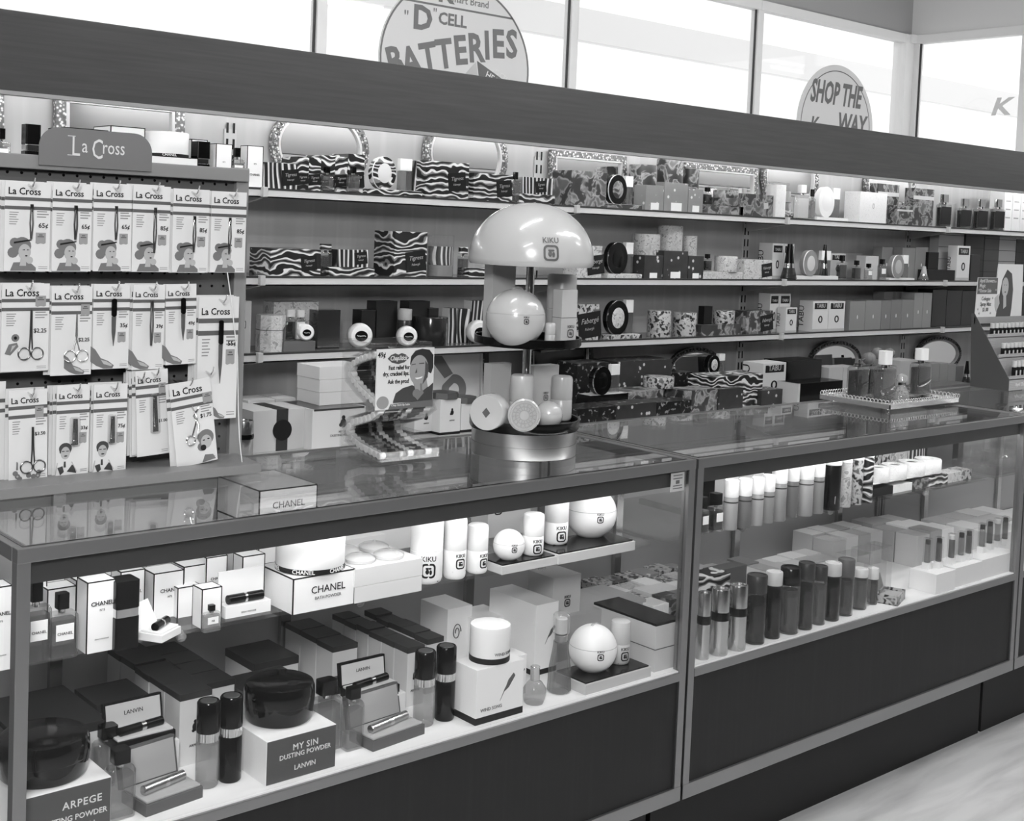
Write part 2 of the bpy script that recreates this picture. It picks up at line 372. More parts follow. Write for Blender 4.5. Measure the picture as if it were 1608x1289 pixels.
# ---------------------------------------------------------------- display cases
CD, CH = .51, 1.012                      # depth, height of the glass cases
DZ, SZ = .532, .805                       # deck, inner glass shelf
GLASSF = GL(.99, 0, 0, .5, .30)
def showcase(x0, label, first=None):
    W = 1.510
    if first: return dup(first, (x0, 0, 0), label=label)
    t = thing('glass_showcase', label, 'display case', (x0, 0, 0), 0, 'aluminium glass showcases in a row')
    p = .021
    for x, y in ((0, 0), (W-p, 0), (0, CD-p), (W-p, CD-p)):
        ob('post', obox(x, x+p, y, y+p, .228 if y == 0 else .228, CH-.02, .0012), ALU, t)
    def rails(name, z0, z1, inset=0):
        return ob(name, boxes([(0, W, -.001, p, z0, z1), (0, W, CD-p, CD+.001, z0, z1), (-.001, p, p, CD-p, z0, z1), (W-p, W+.001, p, CD-p, z0, z1)], .0012), ALU, t)
    rails('top_rail', CH-.021, CH+.001)
    rails('base_rail', .228, .262)
    ob('deck_rail', boxes([(p, W-p, -.001, .02, DZ-.022, DZ-.003), (-.001, .02, p, CD-p, DZ-.022, DZ-.003), (W-.02, W+.001, p, CD-p, DZ-.022, DZ-.003)], .001), ALU, t)
    ob('deck', obox(.004, W-.004, .005, CD-.02, DZ-.018, DZ), G(.93, .5), t)
    ob('glass_top', obox(p*.8, W-p*.8, p*.8, CD-p*.8, CH-.007, CH), GLASS, t)
    ob('gasket', boxes([(p*.8, W-p*.8, p*.55, p*.8, CH-.01, CH+.0015), (p*.55, p*.8, p*.55, CD-p, CH-.01, CH+.0015)]), BLACK, t)
    ob('front_glass', obox(p, W-p, .008, .013, DZ, CH-.021), GLASSF, t)
    for x in (.008, W-.013): ob('side_glass', obox(x, x+.005, p, CD-p, DZ, CH-.021), GLASSF, t)
    ob('glass_shelf', obox(.016, W-.016, .11, CD-.035, SZ-.007, SZ), GL(.93), t)
    ob('front_panel', obox(p, W-p, .006, .016, .262, DZ-.02), WOODC, t)
    for x in (.006, W-.016): ob('side_panel', obox(x, x+.01, p, CD-p, .262, DZ-.02), WOODC, t)
    ob('toe_kick', obox(.004, W-.004, .098, CD-.06, 0, .23), G(.06, .6), t)
    d = .75
    ob('sliding_door', obox(p, d+.03, CD-.020, CD-.014, DZ, CH-.021), G(.62, .5), t)
    ob('sliding_door', obox(d-.03, W-p, CD-.012, CD-.006, DZ, CH-.021), G(.62, .5), t)
    ob('lamp_shade', boxes([(p, W-p, .014, .018, .955, CH-.022), (p, W-p, .014, .05, CH-.026, CH-.022)]), G(.22, .4), t)
    ob('lamp_tube', xf(cyl(.011, W-.12, 0), (.06, .036, .972), (0, PI/2, 0)), MATS.setdefault('ctube', glow('case_tube', TUBE_CASE)), t)
    for x in (.33, .70, 1.17):
        b = ob('shelf_bracket', obox(x-.005, x+.005, .13, CD-.03, SZ-.022, SZ-.0075), STEEL, t)
        ob('bracket_tip', xf(sphere(.009), (x, .128, SZ-.017)), GL(.9, .1, .2, .9), b)
    for x in (.25, .75, 1.26):
        ob('standard', obox(x-.012, x+.012, CD-.034, CD-.022, DZ, CH-.03), STEEL, t)
    return t
c1 = showcase(-1.514, 'aluminium framed glass showcase of white boxed perfumes, nearest the camera')
showcase(.004, 'aluminium framed glass showcase of tall bottles under the perfume tray', c1)
c3 = showcase(1.522, 'aluminium framed glass showcase cut off by the photograph edge, under the stepped display stand', c1)
t = thing('case_sticker', 'small pale printed sticker on the showcase front glass corner', 'sticker', (-.056, .0065, .945))
ob('paper', obox(-.022, .022, 0, .0012, 0, .042), G(.72), t)
ob('printing', boxes([(-.015, .015, -.0004, 0, z, z+.002) for z in (.006, .012, .028, .035)] + [(-.006, .006, -.0004, 0, .017, .025)]), DGREY, t)
# ---------------------------------------------------------------- wall shelves, standards, back counter
SHZ = (1.600, 1.350, 1.130)               # shelf tops
SY = 1.335                                 # shelf front
DKZ = .88                                  # back counter top
SX = [-3.0, -1.57, -.36, .86, 2.04, 3.265, 4.36]
slots = [(-.014, -.007, -.001, .0, z, z+.030) for z in [0.96+.047*k for k in range(19)]] + [(.007, .014, -.001, .0, z, z+.030) for z in [0.96+.047*k for k in range(19)]]
for i, x in enumerate(SX[1:-1]):
    t = thing('slotted_standard', 'slotted metal shelf standard on the panelled wall, %s from the left' % ORD[i], 'shelf standard', (x, WY-.006, 0), 0, 'slotted standards on the back wall')
    ob('channel', obox(-.02, .02, 0, .006, .9, 1.77), G(.74, .4), t)
    ob('slots', boxes(slots), BLACKM, t)
lev = ['top', 'middle', 'lower']
for k, z in enumerate(SHZ):
    for i in range(len(SX)-1):
        t = thing('wall_shelf', '%s glass wall shelf with metal front channel, %s bay from the left' % (lev[k], ORD[i]), 'shelf', ((SX[i]+SX[i+1])/2, 0, z), 0, 'glass shelves along the back wall')
        W2 = (SX[i+1]-SX[i])/2-.003
        ob('glass_plate', obox(-W2, W2, SY+.004, WY-.008, -.008, 0), GL(.80, 0, .8, .5), t)
        ob('front_channel', boxes([(-W2, W2, SY, SY+.006, -.028, -.006), (-W2, W2, SY, SY+.03, -.028, -.024)]), G(.78, .35), t)
        ob('edge', obox(-W2, W2, SY-.001, SY+.004, -.006, .0), DARK, t)
    for i, x in enumerate(SX[1:-1]):
        t = thing('shelf_bracket', 'metal bracket under the %s wall shelf, %s from the left' % (lev[k], ORD[i]), 'bracket', (x, WY-.006, z), 0, 'shelf brackets on the standards')
        ob('arm', prism([(0, -.010), (-.205, -.010), (-.212, -.016), (-.19, -.030), (-.02, -.06), (0, -.06)], -.004, .004, 'X'), G(.8, .35), t)
        ob('clip', obox(-.008, .008, -.214, -.195, -.027, .002, .002), G(.72, .4), t)
t = thing('back_counter', 'long low counter under the wall shelves, holding boxed perfumes', 'counter', (0, 0, 0))
ob('top', obox(-4.1, 4.36, .95, WY-.008, DKZ-.03, DKZ, .002), G(.62, .4), t)
ob('body', obox(-4.1, 4.36, .98, WY-.008, .1, DKZ-.03), G(.5, .5), t)
ob('plinth', obox(-4.1, 4.36, 1.03, WY-.008, 0, .1), BLACKM, t)
# ================================================================ pegboard card display standing on the left showcase
PYL = .45
xr = -.905; xl = -1.52
t = thing('pegboard_display', 'grey pegboard counter display with a rounded header, holding carded manicure tools', 'display stand', (0, 0, CH+.0015))
z0 = CH+.0015
ob('pegboard', obox(xl, xr-.028, PYL, PYL+.006, .0, .585), G(.34, .5), t)
holes = []
bm = bmesh.new()
for i in range(24):
    for k in range(23):
        bm_prism(bm, circ(.0028, 8, xr-.045-i*.0254, .565-k*.0254), PYL-.0006, PYL)
ob('peg_holes', finish(bm, 'holes'), BLACK, t)
ob('side_post', obox(xr-.028, xr, PYL-.012, PYL+.02, 0, .60, .002), G(.50, .45), t)
ob('top_box', obox(xl, xr-.004, PYL-.02, PYL+.06, .572, .598, .002), G(.50, .45), t)
ob('foot', prism([(.335, 0), (.335, .018), (PYL, .022), (.505, .022), (.505, 0)], xl, xr-.012, 'X', .001), G(.46, .4), t)
hx0, hx1 = Xa(60, PYL-.02, 1.6), Xa(237, PYL-.02, 1.6)
hw = hx1-hx0
pts = [(-hw/2, -.012), (hw/2, -.012), (hw/2, .022)] + [(hw/2-.036+.036*math.cos(math.radians(a)), .022+.036*math.sin(math.radians(a))) for a in range(10, 91, 10)] + [(-hw/2+.036-.036*math.cos(math.radians(a)), .022+.036*math.sin(math.radians(a))) for a in range(90, -1, -10)]
hd = ob('header_sign', prism(pts, -.003, .0, bev=.0006), G(.42, .45), t, ((hx0+hx1)/2, PYL-.021, .592))
def serif(x, z, w_): return (x-w_/2, x+w_/2, -.0006, 0, z, z+.0012)
ob('lettering', join([xf(text('L', .050, 0, 0, .7), (-.041, -.0032, .009)), xf(text('a', .036, 0, 0, .75), (-.024, -.0032, .016)), xf(text('C', .052, 0, 0, .62), (.000, -.0032, .006)), xf(text('ross', .036, 0, 0, .72), (.031, -.0032, .016)),
    xf(boxes([serif(-.049, .0435, .014), serif(-.045, .009, .022)]), (0, -.0032, 0))]), G(.80, .5), hd)
HOOK = tube([(0, 0, 0), (0, -.055, 0), (0, -.075, -.004), (0, -.083, .004), (0, -.086, .012)], .0016, 6)
# ---- tool shapes, local to a card (front at y=0, towards -y)
def tweezers(l, sl):
    g = []
    for s in (-1, 1):
        g.append([(0, -.004, 0), (s*.0018, -.005, -l*.2), (s*.0026, -.005, -l*.55), (s*.0006, -.004, -l)])
    m1 = tubes(g, .0016)
    return join([m1, obox(-.0032, .0032, -.006, -.003, -l*.22, .002, .001)])
def scissors(l, straight):
    r = .0105; zc = -l+r
    g = []
    for s in (-1, 1):
        c = [(s*.0115+r*math.cos(a), -.004, zc+r*math.sin(a)) for a in [2*PI*i/20 for i in range(21)]]
        g.append(c)
        g.append([(s*.006, -.004, zc+r*.9), (s*.002, -.004, zc+r+.014), (-s*.0012, -.004, zc+r+.026), (0, -.004, 0)] if not straight else [(s*.003, -.004, zc+r*.6), (s*.0014, -.004, zc+r+.02), (s*.0008, -.004, 0)])
    return tubes(g, .0013 if straight else .0012, 6)
def filehandle(l): return prism(rrect(.0095, l*.38, .004, 4, 0, -l*.19), -.004, -.001)
def fileblade(l): return prism([(-.004, -l*.38), (.004, -l*.38), (.0035, -l*.7), (0, -l), (-.0035, -l*.7)], -.003, -.001)
def clipper(l, wide):
    return join([prism([(-.004*wide, 0), (.004*wide, 0), (.0055*wide, -l*.85), (.0055*wide, -l), (-.0055*wide, -l), (-.0055*wide, -l*.85)], -.007, -.001), prism(rrect(.005, l*.8, .002, 4, 0, -l*.45), -.010, -.007)])
def curler(l):
    c = [(-.012+.009*math.cos(a), -.005, -l+.01+.009*math.sin(a)) for a in [2*PI*i/16 for i in range(17)]]
    return tubes([c, [(-.008, -.005, -l+.018), (.0, -.005, -l*.5), (.006, -.005, -l*.3), (-.004, -.006, 0)], [(.002, -.004, -l+.01), (.008, -.005, -l*.5), (-.002, -.005, -l*.25), (.010, -.006, -.004)]], .0018, 6)
BAND = G(.33, .5); TAGM = G(.56, .5); CARD = G(.82, .5); HAIR = G(.42, .5); SKIN = G(.66, .5)
def portrait(kind, s):
    """flat printed drawing: list of (mesh, material)"""
    y = -.0004
    if kind == 'woman':
        hair = [circ(.011*s, 18, .001*s, .030*s), circ(.0065*s, 12, -.010*s, .022*s), circ(.006*s, 12, -.008*s, .034*s), [(-.013*s, .0), (-.009*s, .010*s), (.010*s, .011*s), (.018*s, .004*s), (.018*s, 0)]]
        face = [circ(.0075*s, 18, .004*s, .023*s, ry=.0095*s), circ(.0045*s, 10, .010*s, .013*s), [(-.002*s, .006*s), (.006*s, .006*s), (.006*s, .016*s), (.0, .016*s)]]
        feat = [[(.001*s, .0255*s), (.004*s, .0262*s), (.004*s, .0248*s)], [(.007*s, .0262*s), (.0098*s, .0255*s), (.007*s, .0248*s)], circ(.0016*s, 8, .006*s, .0182*s, ry=.0008*s), [(-.009*s, .033*s), (.012*s, .037*s), (.012*s, .0385*s), (-.009*s, .035*s)]]
    elif kind == 'man':
        hair = [circ(.0088*s, 18, .0005*s, .0355*s, ry=.0078*s), [(-.0078*s, .036*s), (-.0062*s, .036*s), (-.0058*s, .029*s), (-.0072*s, .030*s)], [(.0078*s, .036*s), (.0066*s, .036*s), (.0062*s, .029*s), (.0076*s, .030*s)], [(-.006*s, 0), (-.010*s, .010*s), (-.003*s, .012*s), (-.001*s, .004*s)], [(.003*s, .004*s), (.010*s, .013*s), (.013*s, .011*s), (.016*s, .001*s), (.012*s, .002*s)], [(-.0012*s, .018*s), (.0012*s, .018*s), (.0016*s, .010*s), (-.0016*s, .010*s)]]
        face = [circ(.0062*s, 18, .0005*s, .0295*s, ry=.0085*s), [(-.0135*s, .0), (-.0105*s, .017*s), (-.0095*s, .017*s), (-.0122*s, .0)], [(.010*s, .017*s), (.0172*s, .003*s), (.0162*s, .003*s), (.009*s, .017*s)]]
        feat = [[(-.0045*s, .0325*s), (-.001*s, .0325*s), (-.001*s, .0315*s), (-.0045*s, .0315*s)], [(.0015*s, .0325*s), (.005*s, .0325*s), (.005*s, .0315*s), (.0015*s, .0315*s)], circ(.0025*s, 8, .0008*s, .0255*s, ry=.0008*s)]
    elif kind == 'hand':
        hair = [[(-.020*s, .030*s), (-.014*s, .026*s), (-.006*s, .014*s), (.004*s, .010*s), (.012*s, .004*s), (.010*s, .0), (-.002*s, .0), (-.012*s, .004*s), (-.020*s, .010*s)]]
        face = [[(-.006*s, .012*s), (.002*s, .0095*s), (.010*s, .0045*s), (.008*s, .003*s), (-.002*s, .006*s)]]
        feat = []
    elif kind == 'rose':
        hair = [circ(.005*s, 10, -.004*s, .042*s), [(-.017*s, .022*s), (-.012*s, .034*s), (-.002*s, .036*s), (.0, .031*s), (-.010*s, .020*s)]]
        face = [[(-.010*s, .024*s), (-.008*s, .032*s), (-.003*s, .033*s)]]; feat = [circ(.002*s, 8, -.004*s, .042*s)]
    elif kind == 'flowers':
        hair = [circ(.005*s, 9, x*s, z*s) for x, z in ((-.020, .008), (-.016, .003), (.010, .005), (.018, .006), (.020, .012), (.001, .008), (-.024, .014))] + [prismrow for prismrow in ([(-.0225*s, .02*s), (-.019*s, .02*s), (-.019*s, .034*s), (-.0215*s, .036*s)],)]
        face = [circ(.002*s, 8, x*s, z*s) for x, z in ((-.020, .008), (.018, .006))]; feat = []
    else:
        hair = [circ(.014*s, 20, .010*s, .040*s, ry=.013*s), circ(.007*s, 12, .001*s, .026*s), [(.0, 0), (.006*s, .012*s), (.020*s, .010*s), (.024*s, .002*s)]]
        face = [circ(.0095*s, 18, .010*s, .033*s, ry=.011*s)]
        feat = [circ(.0022*s, 8, .006*s, .036*s, ry=.001*s), circ(.0022*s, 8, .014*s, .037*s, ry=.001*s), circ(.005*s, 10, .004*s, .024*s)]
    out = [(prisms(hair, y, 0), HAIR if kind != 'man' else G(.22, .5)), (prisms(face, y*2, 0), SKIN)]
    if feat: out.append((prisms(feat, y*3, 0), BLACKM))
    return out
CARDC = {}
def card(name, label, w_, h, tool, price, port, tagpos, px, txtlines=6, bold2=None):
    """origin: hanging hole; the card hangs below and faces -y"""
    t = thing(name, label, 'carded tool', px)
    top, bot = .008, -h+.008
    ob('card', obox(-w_/2, w_/2, 0, .0012, bot, top, .0004), CARD, t)
    b1 = top-h*.175; b2 = top-h*.275
    ob('printed_bands', boxes([(-w_/2, w_/2, -.0003, 0, b-h*.038, b) for b in (b1, b2)]), BAND, t)
    ob('lettering', text('La Cross', w_*.215, .012, 0, .92), INK, t, (-w_*.08, -.0004, top-h*.145))
    fp = []
    for i in range(txtlines):
        z = b2-h*.075-i*h*.026; l = w_*(.20-.05*((i*7) % 3)/2); fp.append((-w_*.40, -w_*.40+l, -.0003, 0, z, z+h*.009))
    for i in range(3):
        z = b2-h*.06-i*h*.030; fp.append((w_*.20, w_*.20+w_*(.22, .26, .20)[i], -.0003, 0, z, z+h*.012))
    for i in range(2):
        z = bot+h*.03+i*h*.02; fp.append((w_*.25, w_*.45, -.0003, 0, z, z+h*.006))
    ob('fine_print_lettering', boxes(fp), G(.50), t)
    ob('price_lettering', text(price, w_*(.15 if len(price) < 4 else .125), .012, 0, 1, 'RIGHT'), INK, t, (w_*.45, -.0005, top-h*tagpos[1]))
    tx, tz = tagpos[2]*w_, top-h*tagpos[3]
    ob('price_tag', prism([(tx, tz), (tx+w_*.22, tz), (tx+w_*.22, tz-h*.115), (tx+w_*.18, tz-h*.125), (tx+w_*.11, tz-h*.118), (tx+w_*.04, tz-h*.128), (tx, tz-h*.118)], -.0006, 0), TAGM, t)
    ob('tag_printing', boxes([(tx+w_*.07, tx+w_*.15, -.0009, 0, tz-h*.03, tz-h*.02), (tx+w_*.04, tx+w_*.18, -.0009, 0, tz-h*.05, tz-h*.04)]), G(.3), t)
    for nm, me, mt, lx, lz in tool(w_, h, top): ob(nm, me, mt, t, (lx, -.0005, lz))
    pk, psx, psc = port
    for (me, mt), nm in zip(portrait(pk, psc), ('printed_drawing', 'printed_drawing_light', 'printed_drawing_lines')):
        ob(nm, me, mt, t, (psx*w_, 0, bot+.001))
    return t
def back_card(name, label, w_, h, P, group):
    t = thing(name, label, 'carded tool', P, 0, group)
    ob('card', obox(-w_/2, w_/2, 0, .0012, -h+.008, .008, .0004), CARD, t)
    ob('printed_bands', boxes([(-w_/2, w_/2, -.0003, 0, .008-h*k-h*.038, .008-h*k) for k in (.175, .275)]), BAND, t)
    ob('lettering', text('La Cross', w_*.215, .012, 0, .92), INK, t, (-w_*.08, -.0004, .008-h*.145))
    return t
def tw(l=.062, sl=0, mt=CHROME, xx=.06, zz=.26): return lambda w_, h, top: [('tweezers', tweezers(l*h/.165, sl), mt, xx*w_, top-h*zz)]
def sc(straight, zz=.30, l=.088): return lambda w_, h, top: [('scissors', scissors(l, straight), STEEL if not straight else G(.4, .3, 1.0), .10*w_, top-h*zz)]
def nf(l=.088, zz=.17): return lambda w_, h, top: [('file_handle', filehandle(l), BLACK, .05*w_, top-h*zz), ('file_blade', fileblade(l), G(.42, .4, .6), .05*w_, top-h*zz)]
def cl(l=.05, wide=1.0, zz=.40): return lambda w_, h, top: [('clipper', clipper(l, wide), CHROME, .03*w_, top-h*zz), ('blister', prism(rrect(.016*wide, l*1.12, .004, 4, 0, -l*.5), -.0115, -.0005), GL(.96, .05, .03, .9), .03*w_, top-h*zz)]
def cu(): return lambda w_, h, top: [('eyelash_curler', curler(.075), CHROME, .0, top-h*.30)]
std = (0, .51, .18, .565)
rows = [
 # px left, right, top, bottom, name, label, tool, price, portrait, tagpos, tilt
 (7, 79, 285, 426, 'tweezers_card', 'leftmost whole eyebrow tweezers card priced 65¢ in the top row', tw(), '65¢', ('woman', -.13, 1.45), std, 0, 3),
 (82, 144, 288, 426, 'tweezers_card', 'eyebrow tweezers card with a dark-topped tool priced 65¢, second whole card of the top row', tw(.062, 0, G(.35, .3, 1.)), '65¢', ('woman', -.12, 1.4), std, 0, 2),
 (146, 206, 289, 426, 'tweezers_card', 'eyebrow tweezers card priced 65¢ between two others, third of the top row', tw(), '65¢', ('woman', -.12, 1.4), std, .01, 1),
 (208, 267, 292, 427, 'tweezers_card', 'wide-pronged tweezers card priced 85¢, first of the 85¢ ones', tw(.085, 0), '85¢', ('woman', -.12, 1.4), std, 0, 3),
 (271, 328, 297, 428, 'tweezers_card', 'eyebrow tweezers card priced 85¢, second from the right in the top row', tw(.07, 0, CHROME, .06, .33), '85¢', ('woman', -.12, 1.4), std, 0, 1),
 (331, 386, 301, 428, 'tweezers_card', 'rightmost tweezers card of the top row, priced 85¢', tw(.07, 0, CHROME, .0, .33), '85¢', ('woman', -.12, 1.4), std, 0, 1),
 (2, 77, 445, 583, 'scissors_card', 'cuticle scissors card with straight dark blades priced $2.25', sc(True), '$2.25', ('rose', -.14, 1.4), (0, .56, .20, .14), 0, 3),
 (80, 144, 450, 589, 'scissors_card', 'crossed-handle nail scissors card above the man cards', sc(False), '$2.25', ('hand', .15, 1.2), (0, .62, .22, .20), 0, 2),
 (146, 203, 446, 579, 'nail_file_card', 'nail file card priced 35¢ with a black handled file', nf(), '35¢', ('hand', -.15, 1.4), std, 0, 1),
 (208, 258, 447, 580, 'nail_file_card', 'turned tweezers card priced 39¢ between the two black-handled nail file cards', tw(.085, 0, G(.5, .3, 1.), .06, .20), '39¢', ('hand', -.2, 1.3), std, 0, 3),
 (259, 307, 446, 572, 'nail_file_card', 'nail file card priced 49¢ right of the turned 39¢ cards', nf(.082), '49¢', ('hand', -.2, 1.3), std, .02, 1),
 (310, 373, 466, 658, 'nail_file_card', 'long nail file card priced 55¢ hanging at the display side post', nf(.125, .19), '55¢', ('hand', .1, .8), (0, .40, .20, .43), 0, 3),
 (12, 73, 612, 754, 'scissors_card', 'baby scissors card priced $3.50 with drawn flowers', sc(True, .41, .082), '$3.50', ('flowers', .0, .95), (0, .51, .18, .19), .02, 2),
 (88, 140, 605, 745, 'nail_clipper_card', 'easy nail clip card priced 33¢ with a drawn man', cl(.048, 1.0, .37), '33¢', ('man', -.22, 1.35), (0, .50, .20, .53), .0, 3),
 (146, 199, 603, 741, 'nail_clipper_card', 'nail clip card priced 75¢ with a drawn man, right of the 33¢ card', cl(.050, .9, .36), '75¢', ('man', -.22, 1.35), (0, .50, .20, .55), 0, 3),
 (211, 262, 581, 715, 'nail_clipper_card', 'toe nail clip card in a blister priced $1.00', cl(.068, 1.0, .30), '$1.00', ('none', 0, .001), (0, .62, .20, .16), .05, 3),
 (264, 329, 598, 731, 'eyelash_curler_card', 'tilted eyelash curler card priced $1.75 with a drawn woman', cu(), '$1.75', ('lady', .12, 1.2), (0, .46, .27, .17), .13, 1),
]
HK = 0
for (a, b, tp, bt, nm, lab, tool, price, port, tagp, tilt, nb) in rows:
    Yc = .395 if tilt < .1 else .375
    zt, zb = Za((a+b)/2, tp, Yc), Za((a+b)/2, bt, Yc)
    X0, X1 = Xa(a, Yc, (zt+zb)/2), Xa(b, Yc, (zt+zb)/2)
    wd, hh = X1-X0, zt-zb
    P = ((X0+X1)/2, Yc, zt-.008)
    c = card(nm, lab, wd, hh, tool, price, port, tagp, P)
    c.rotation_euler = (0, -tilt, 0)
    for k in range(nb):
        q = back_card(nm, 'card stacked behind the ' + lab.split(',')[0], wd, hh, (P[0]-.003*(k+1)+random.uniform(-.002, .001), Yc+.006*(k+1), P[2]+random.uniform(-.002, .003)), 'cards hidden behind: ' + lab.split(',')[0])
        q.rotation_euler = (0, -tilt*.7+random.uniform(-.01, .015), 0)
    h_ = ob('hook', HOOK, CHROME, t, (P[0], PYL, P[2]-z0+.003))
for (a, b, tp, bt, nm, lab) in ((-62, 5, 282, 424, 'tweezers_card', 'card cut by the photograph edge left of the first 65¢ card'), (-60, 11, 600, 757, 'scissors_card', 'card cut by the photograph edge beside the baby scissors card'), (196, 216, 584, 712, 'nail_clipper_card', 'sliver of turned card showing left of the $1.00 toe clip card'), (304, 322, 576, 716, 'nail_file_card', 'pale card showing behind the long 55¢ nail file card and above the tilted curler card')):
    Yc = .405 if a < 150 else .428
    zt, zb = Za((a+b)/2, tp, Yc), Za((a+b)/2, bt, Yc); X0, X1 = Xa(a, Yc, 1.3), Xa(b, Yc, 1.3)
    back_card(nm, lab, X1-X0, zt-zb, ((X0+X1)/2, Yc, zt-.008), None)
    ob('hook', HOOK, CHROME, t, ((X0+X1)/2, PYL, zt-.008-z0+.003))
# string
s = thing('hanging_string', 'thin white string hanging beside the long 55¢ card down to the showcase top', 'string', (0, 0, 0))
Ys = .36
pts = [on(x, y, 1, Ys) for x, y in ((357, 428), (363, 470), (373, 560), (374, 640), (376, 690), (380, 726))]
ob('strand', tube([tuple(p_) for p_ in pts], .0011, 6), G(.85, .5), s)
# ================================================================ product builders
def bendm(me, R, z0=0):
    me = me.copy()
    for v in me.vertices:
        x, y, z = v.co; q = R-y
        v.co = (q*math.sin(x/R), -q*math.cos(x/R), z)
    return me
def flower_logo(s):
    """KIKU over a rounded square ring holding a leaf-like mark"""
    r_ = ring(rrect(s, s, s*.28, 4, 0, s*.5), rrect(s*.74, s*.74, s*.18, 4, 0, s*.5), -.0004, .0002)
    i_ = prisms([rrect(s*.40, s*.12, s*.05, 3, 0, s*.66), circ(s*.13, 10, -s*.08, s*.44, ry=s*.17), circ(s*.09, 10, s*.15, s*.40, ry=s*.17)], -.0004, .0002)
    return join([r_, i_, xf(text('KIKU', s*.48, .012), (0, -.0002, s*1.14))])
def place_front(x0, x1, yt, Y, z):
    X0, X1 = Xa(x0, Y, z), Xa(x1, Y, z)
    return (X0+X1)/2, X1-X0, Za((x0+x1)/2, yt, Y)-z
def trim_edges(w_, d, h, t=.0016):
    o = .0003
    def e(x0, x1, y0, y1, z0, z1): return (min(x0, x1), max(x0, x1), min(y0, y1), max(y0, y1), min(z0, z1), max(z0, z1))
    L = []
    for sx in (-1, 1):
        L.append(e(sx*(w_/2+o), sx*(w_/2-t), -d/2-o, -d/2+t, 0, h))
        L.append(e(sx*(w_/2+o), sx*(w_/2-t), d/2+o, d/2-t, 0, h))
        L.append(e(sx*(w_/2+o), sx*(w_/2-t), -d/2, d/2, h+o, h-t))
    for sy in (-1, 1): L.append(e(-w_/2, w_/2, sy*(d/2+o), sy*(d/2-t), h+o, h-t))
    return boxes(L)
def carton_local(name, label, cat, w_, d, h, mt, texts=(), trim=0, lid=None, side=None, front=None, group=None, extra=None, base=None):
    """box with its front towards -y, origin at base centre"""
    parts = bool(texts or trim or lid or side or front or extra or base)
    if not parts:
        o = ob(name, bx(w_, d, h), mt); return tag(o, label, cat, group)
    t = thing(name, label, cat, (0, 0, 0), 0, group)
    ob('box', bx(w_, d, h), mt, t)
    if trim: ob('edge_trim', trim_edges(w_, d, h, trim), BLACKM, t)
    if lid: ob('lid', bx(w_+.0012, d+.0012, lid[0], h-lid[0]+.0008), lid[1], t)
    if base: ob('base_band', bx(w_+.0012, d+.0012, base[0], 0), base[1], t)
    if front: ob('front_panel', obox(-w_/2+.0008, w_/2-.0008, -d/2-.0006, -d/2+.0002, .001, h-.001), front, t)
    if side: ob('side_panel', obox(-w_/2-.0006, -w_/2+.0002, -d/2+.001, d/2-.001, .001, h-.001), side, t)
    for tx in texts:
        s, sz, x, z, mt_ = tx[:5]; kw = tx[5] if len(tx) > 5 else {}
        ob('lettering', text(s, sz, **kw), mt_, t, (x*w_, -d/2-.0009, z*h))
    if extra: extra(t, w_, d, h)
    return t
def put(o, x, y, z, rz=0):
    o.location = (x, y, z); o.rotation_euler = (0, 0, rz); return o
def shelf_box(label, x0, x1, yt, Y, z, d, mt, name='perfume_box', cat='box', **kw):
    cx, w_, h = place_front(x0, x1, yt, Y, z)
    return put(carton_local(name, label, cat, w_, d, h, mt, **kw), cx, Y+d/2, z)
def case_box(label, xl, ybl, xr, ytl, z, d, mt, name='perfume_box', cat='box', rz=0, dy=0, **kw):
    X0, Y0 = fl(xl, ybl, z); Y0 += dy
    X1 = Xa(xr, Y0, z); h = Za(xl, ytl, Y0)-z
    return put(carton_local(name, label, cat, X1-X0, d, h, mt, **kw), (X0+X1)/2, Y0+d/2, z, rz)
def round_at(cx, yb, w_px, yt, z, Y=None):
    """centre, radius, height of an upright round thing: bottom-front pixel yb, width and top pixels"""
    if Y is None:
        P = on(cx, yb, 2, z); d = Vector((P.x-CP.x, P.y-CP.y)).normalized()
        r = msz(w_px/2, P); X, Yc = P.x+d.x*r, P.y+d.y*r
    else:
        Yc = Y; X = Xa(cx, Y, z); r = msz(w_px/2, Vector((X, Y, z)))
    return X, Yc, r, Za(cx, yt, Yc)-z
def label_patch(t, w_, z0, z1, y, s=None, sz=.006, mt=None, ink=None, name='label'):
    p_ = ob(name, obox(-w_/2, w_/2, y-.0006, y, z0, z1), mt or WHITE, t)
    if s: ob('lettering', text(s, sz), ink or INK, p_, (0, y-.0009, z0+(z1-z0)*.35))
def spray(label, r, h, body=BLACK, cap=BLACK, band=CHROME, square=False, group=None, cf=.36, bf=.10):
    t = thing('spray_bottle', label, 'bottle', (0, 0, 0), 0, group)
    zb, zc = h*(1-cf-bf), h*(1-cf)
    if square:
        def sq(k, a, b): return prism(rrect(2*r*k, 2*r*k, r*.25, 4), a, b, 'Z', .0008)
        ob('body', sq(1, 0, zb), body, t); ob('metal_band', sq(.97, zb, zc), band, t); ob('cap', sq(1, zc, h), cap, t)
    else:
        ob('body', lathe([(0, 0), (r*.9, 0), (r, .003), (r, zb-.001), (r*.96, zb), (0, zb)]), body, t)
        fl_ = [(r*(1.0 if i % 2 else .95)*math.cos(2*PI*i/48), r*(1.0 if i % 2 else .95)*math.sin(2*PI*i/48)) for i in range(48)]
        ob('metal_band', prism(fl_, zb, zc, 'Z'), band, t)
        ob('cap', lathe([(0, zc), (r, zc), (r*1.02, zc+.002), (r*1.0, h-.003), (r*.9, h), (r*.75, h-.001), (0, h-.001)]), cap, t)
        ob('medallion', xf(cyl(r*.72, .001, 0, .0003), (0, 0, h-.001)), G(.45, .3, .8), t)
    return t
LIQ = GL(.62, .03, .10, .4, .8); LIQD = GL(.40, .03, .30, .12, .8); LIQP = GL(.80, .03, .12, .75, .8)
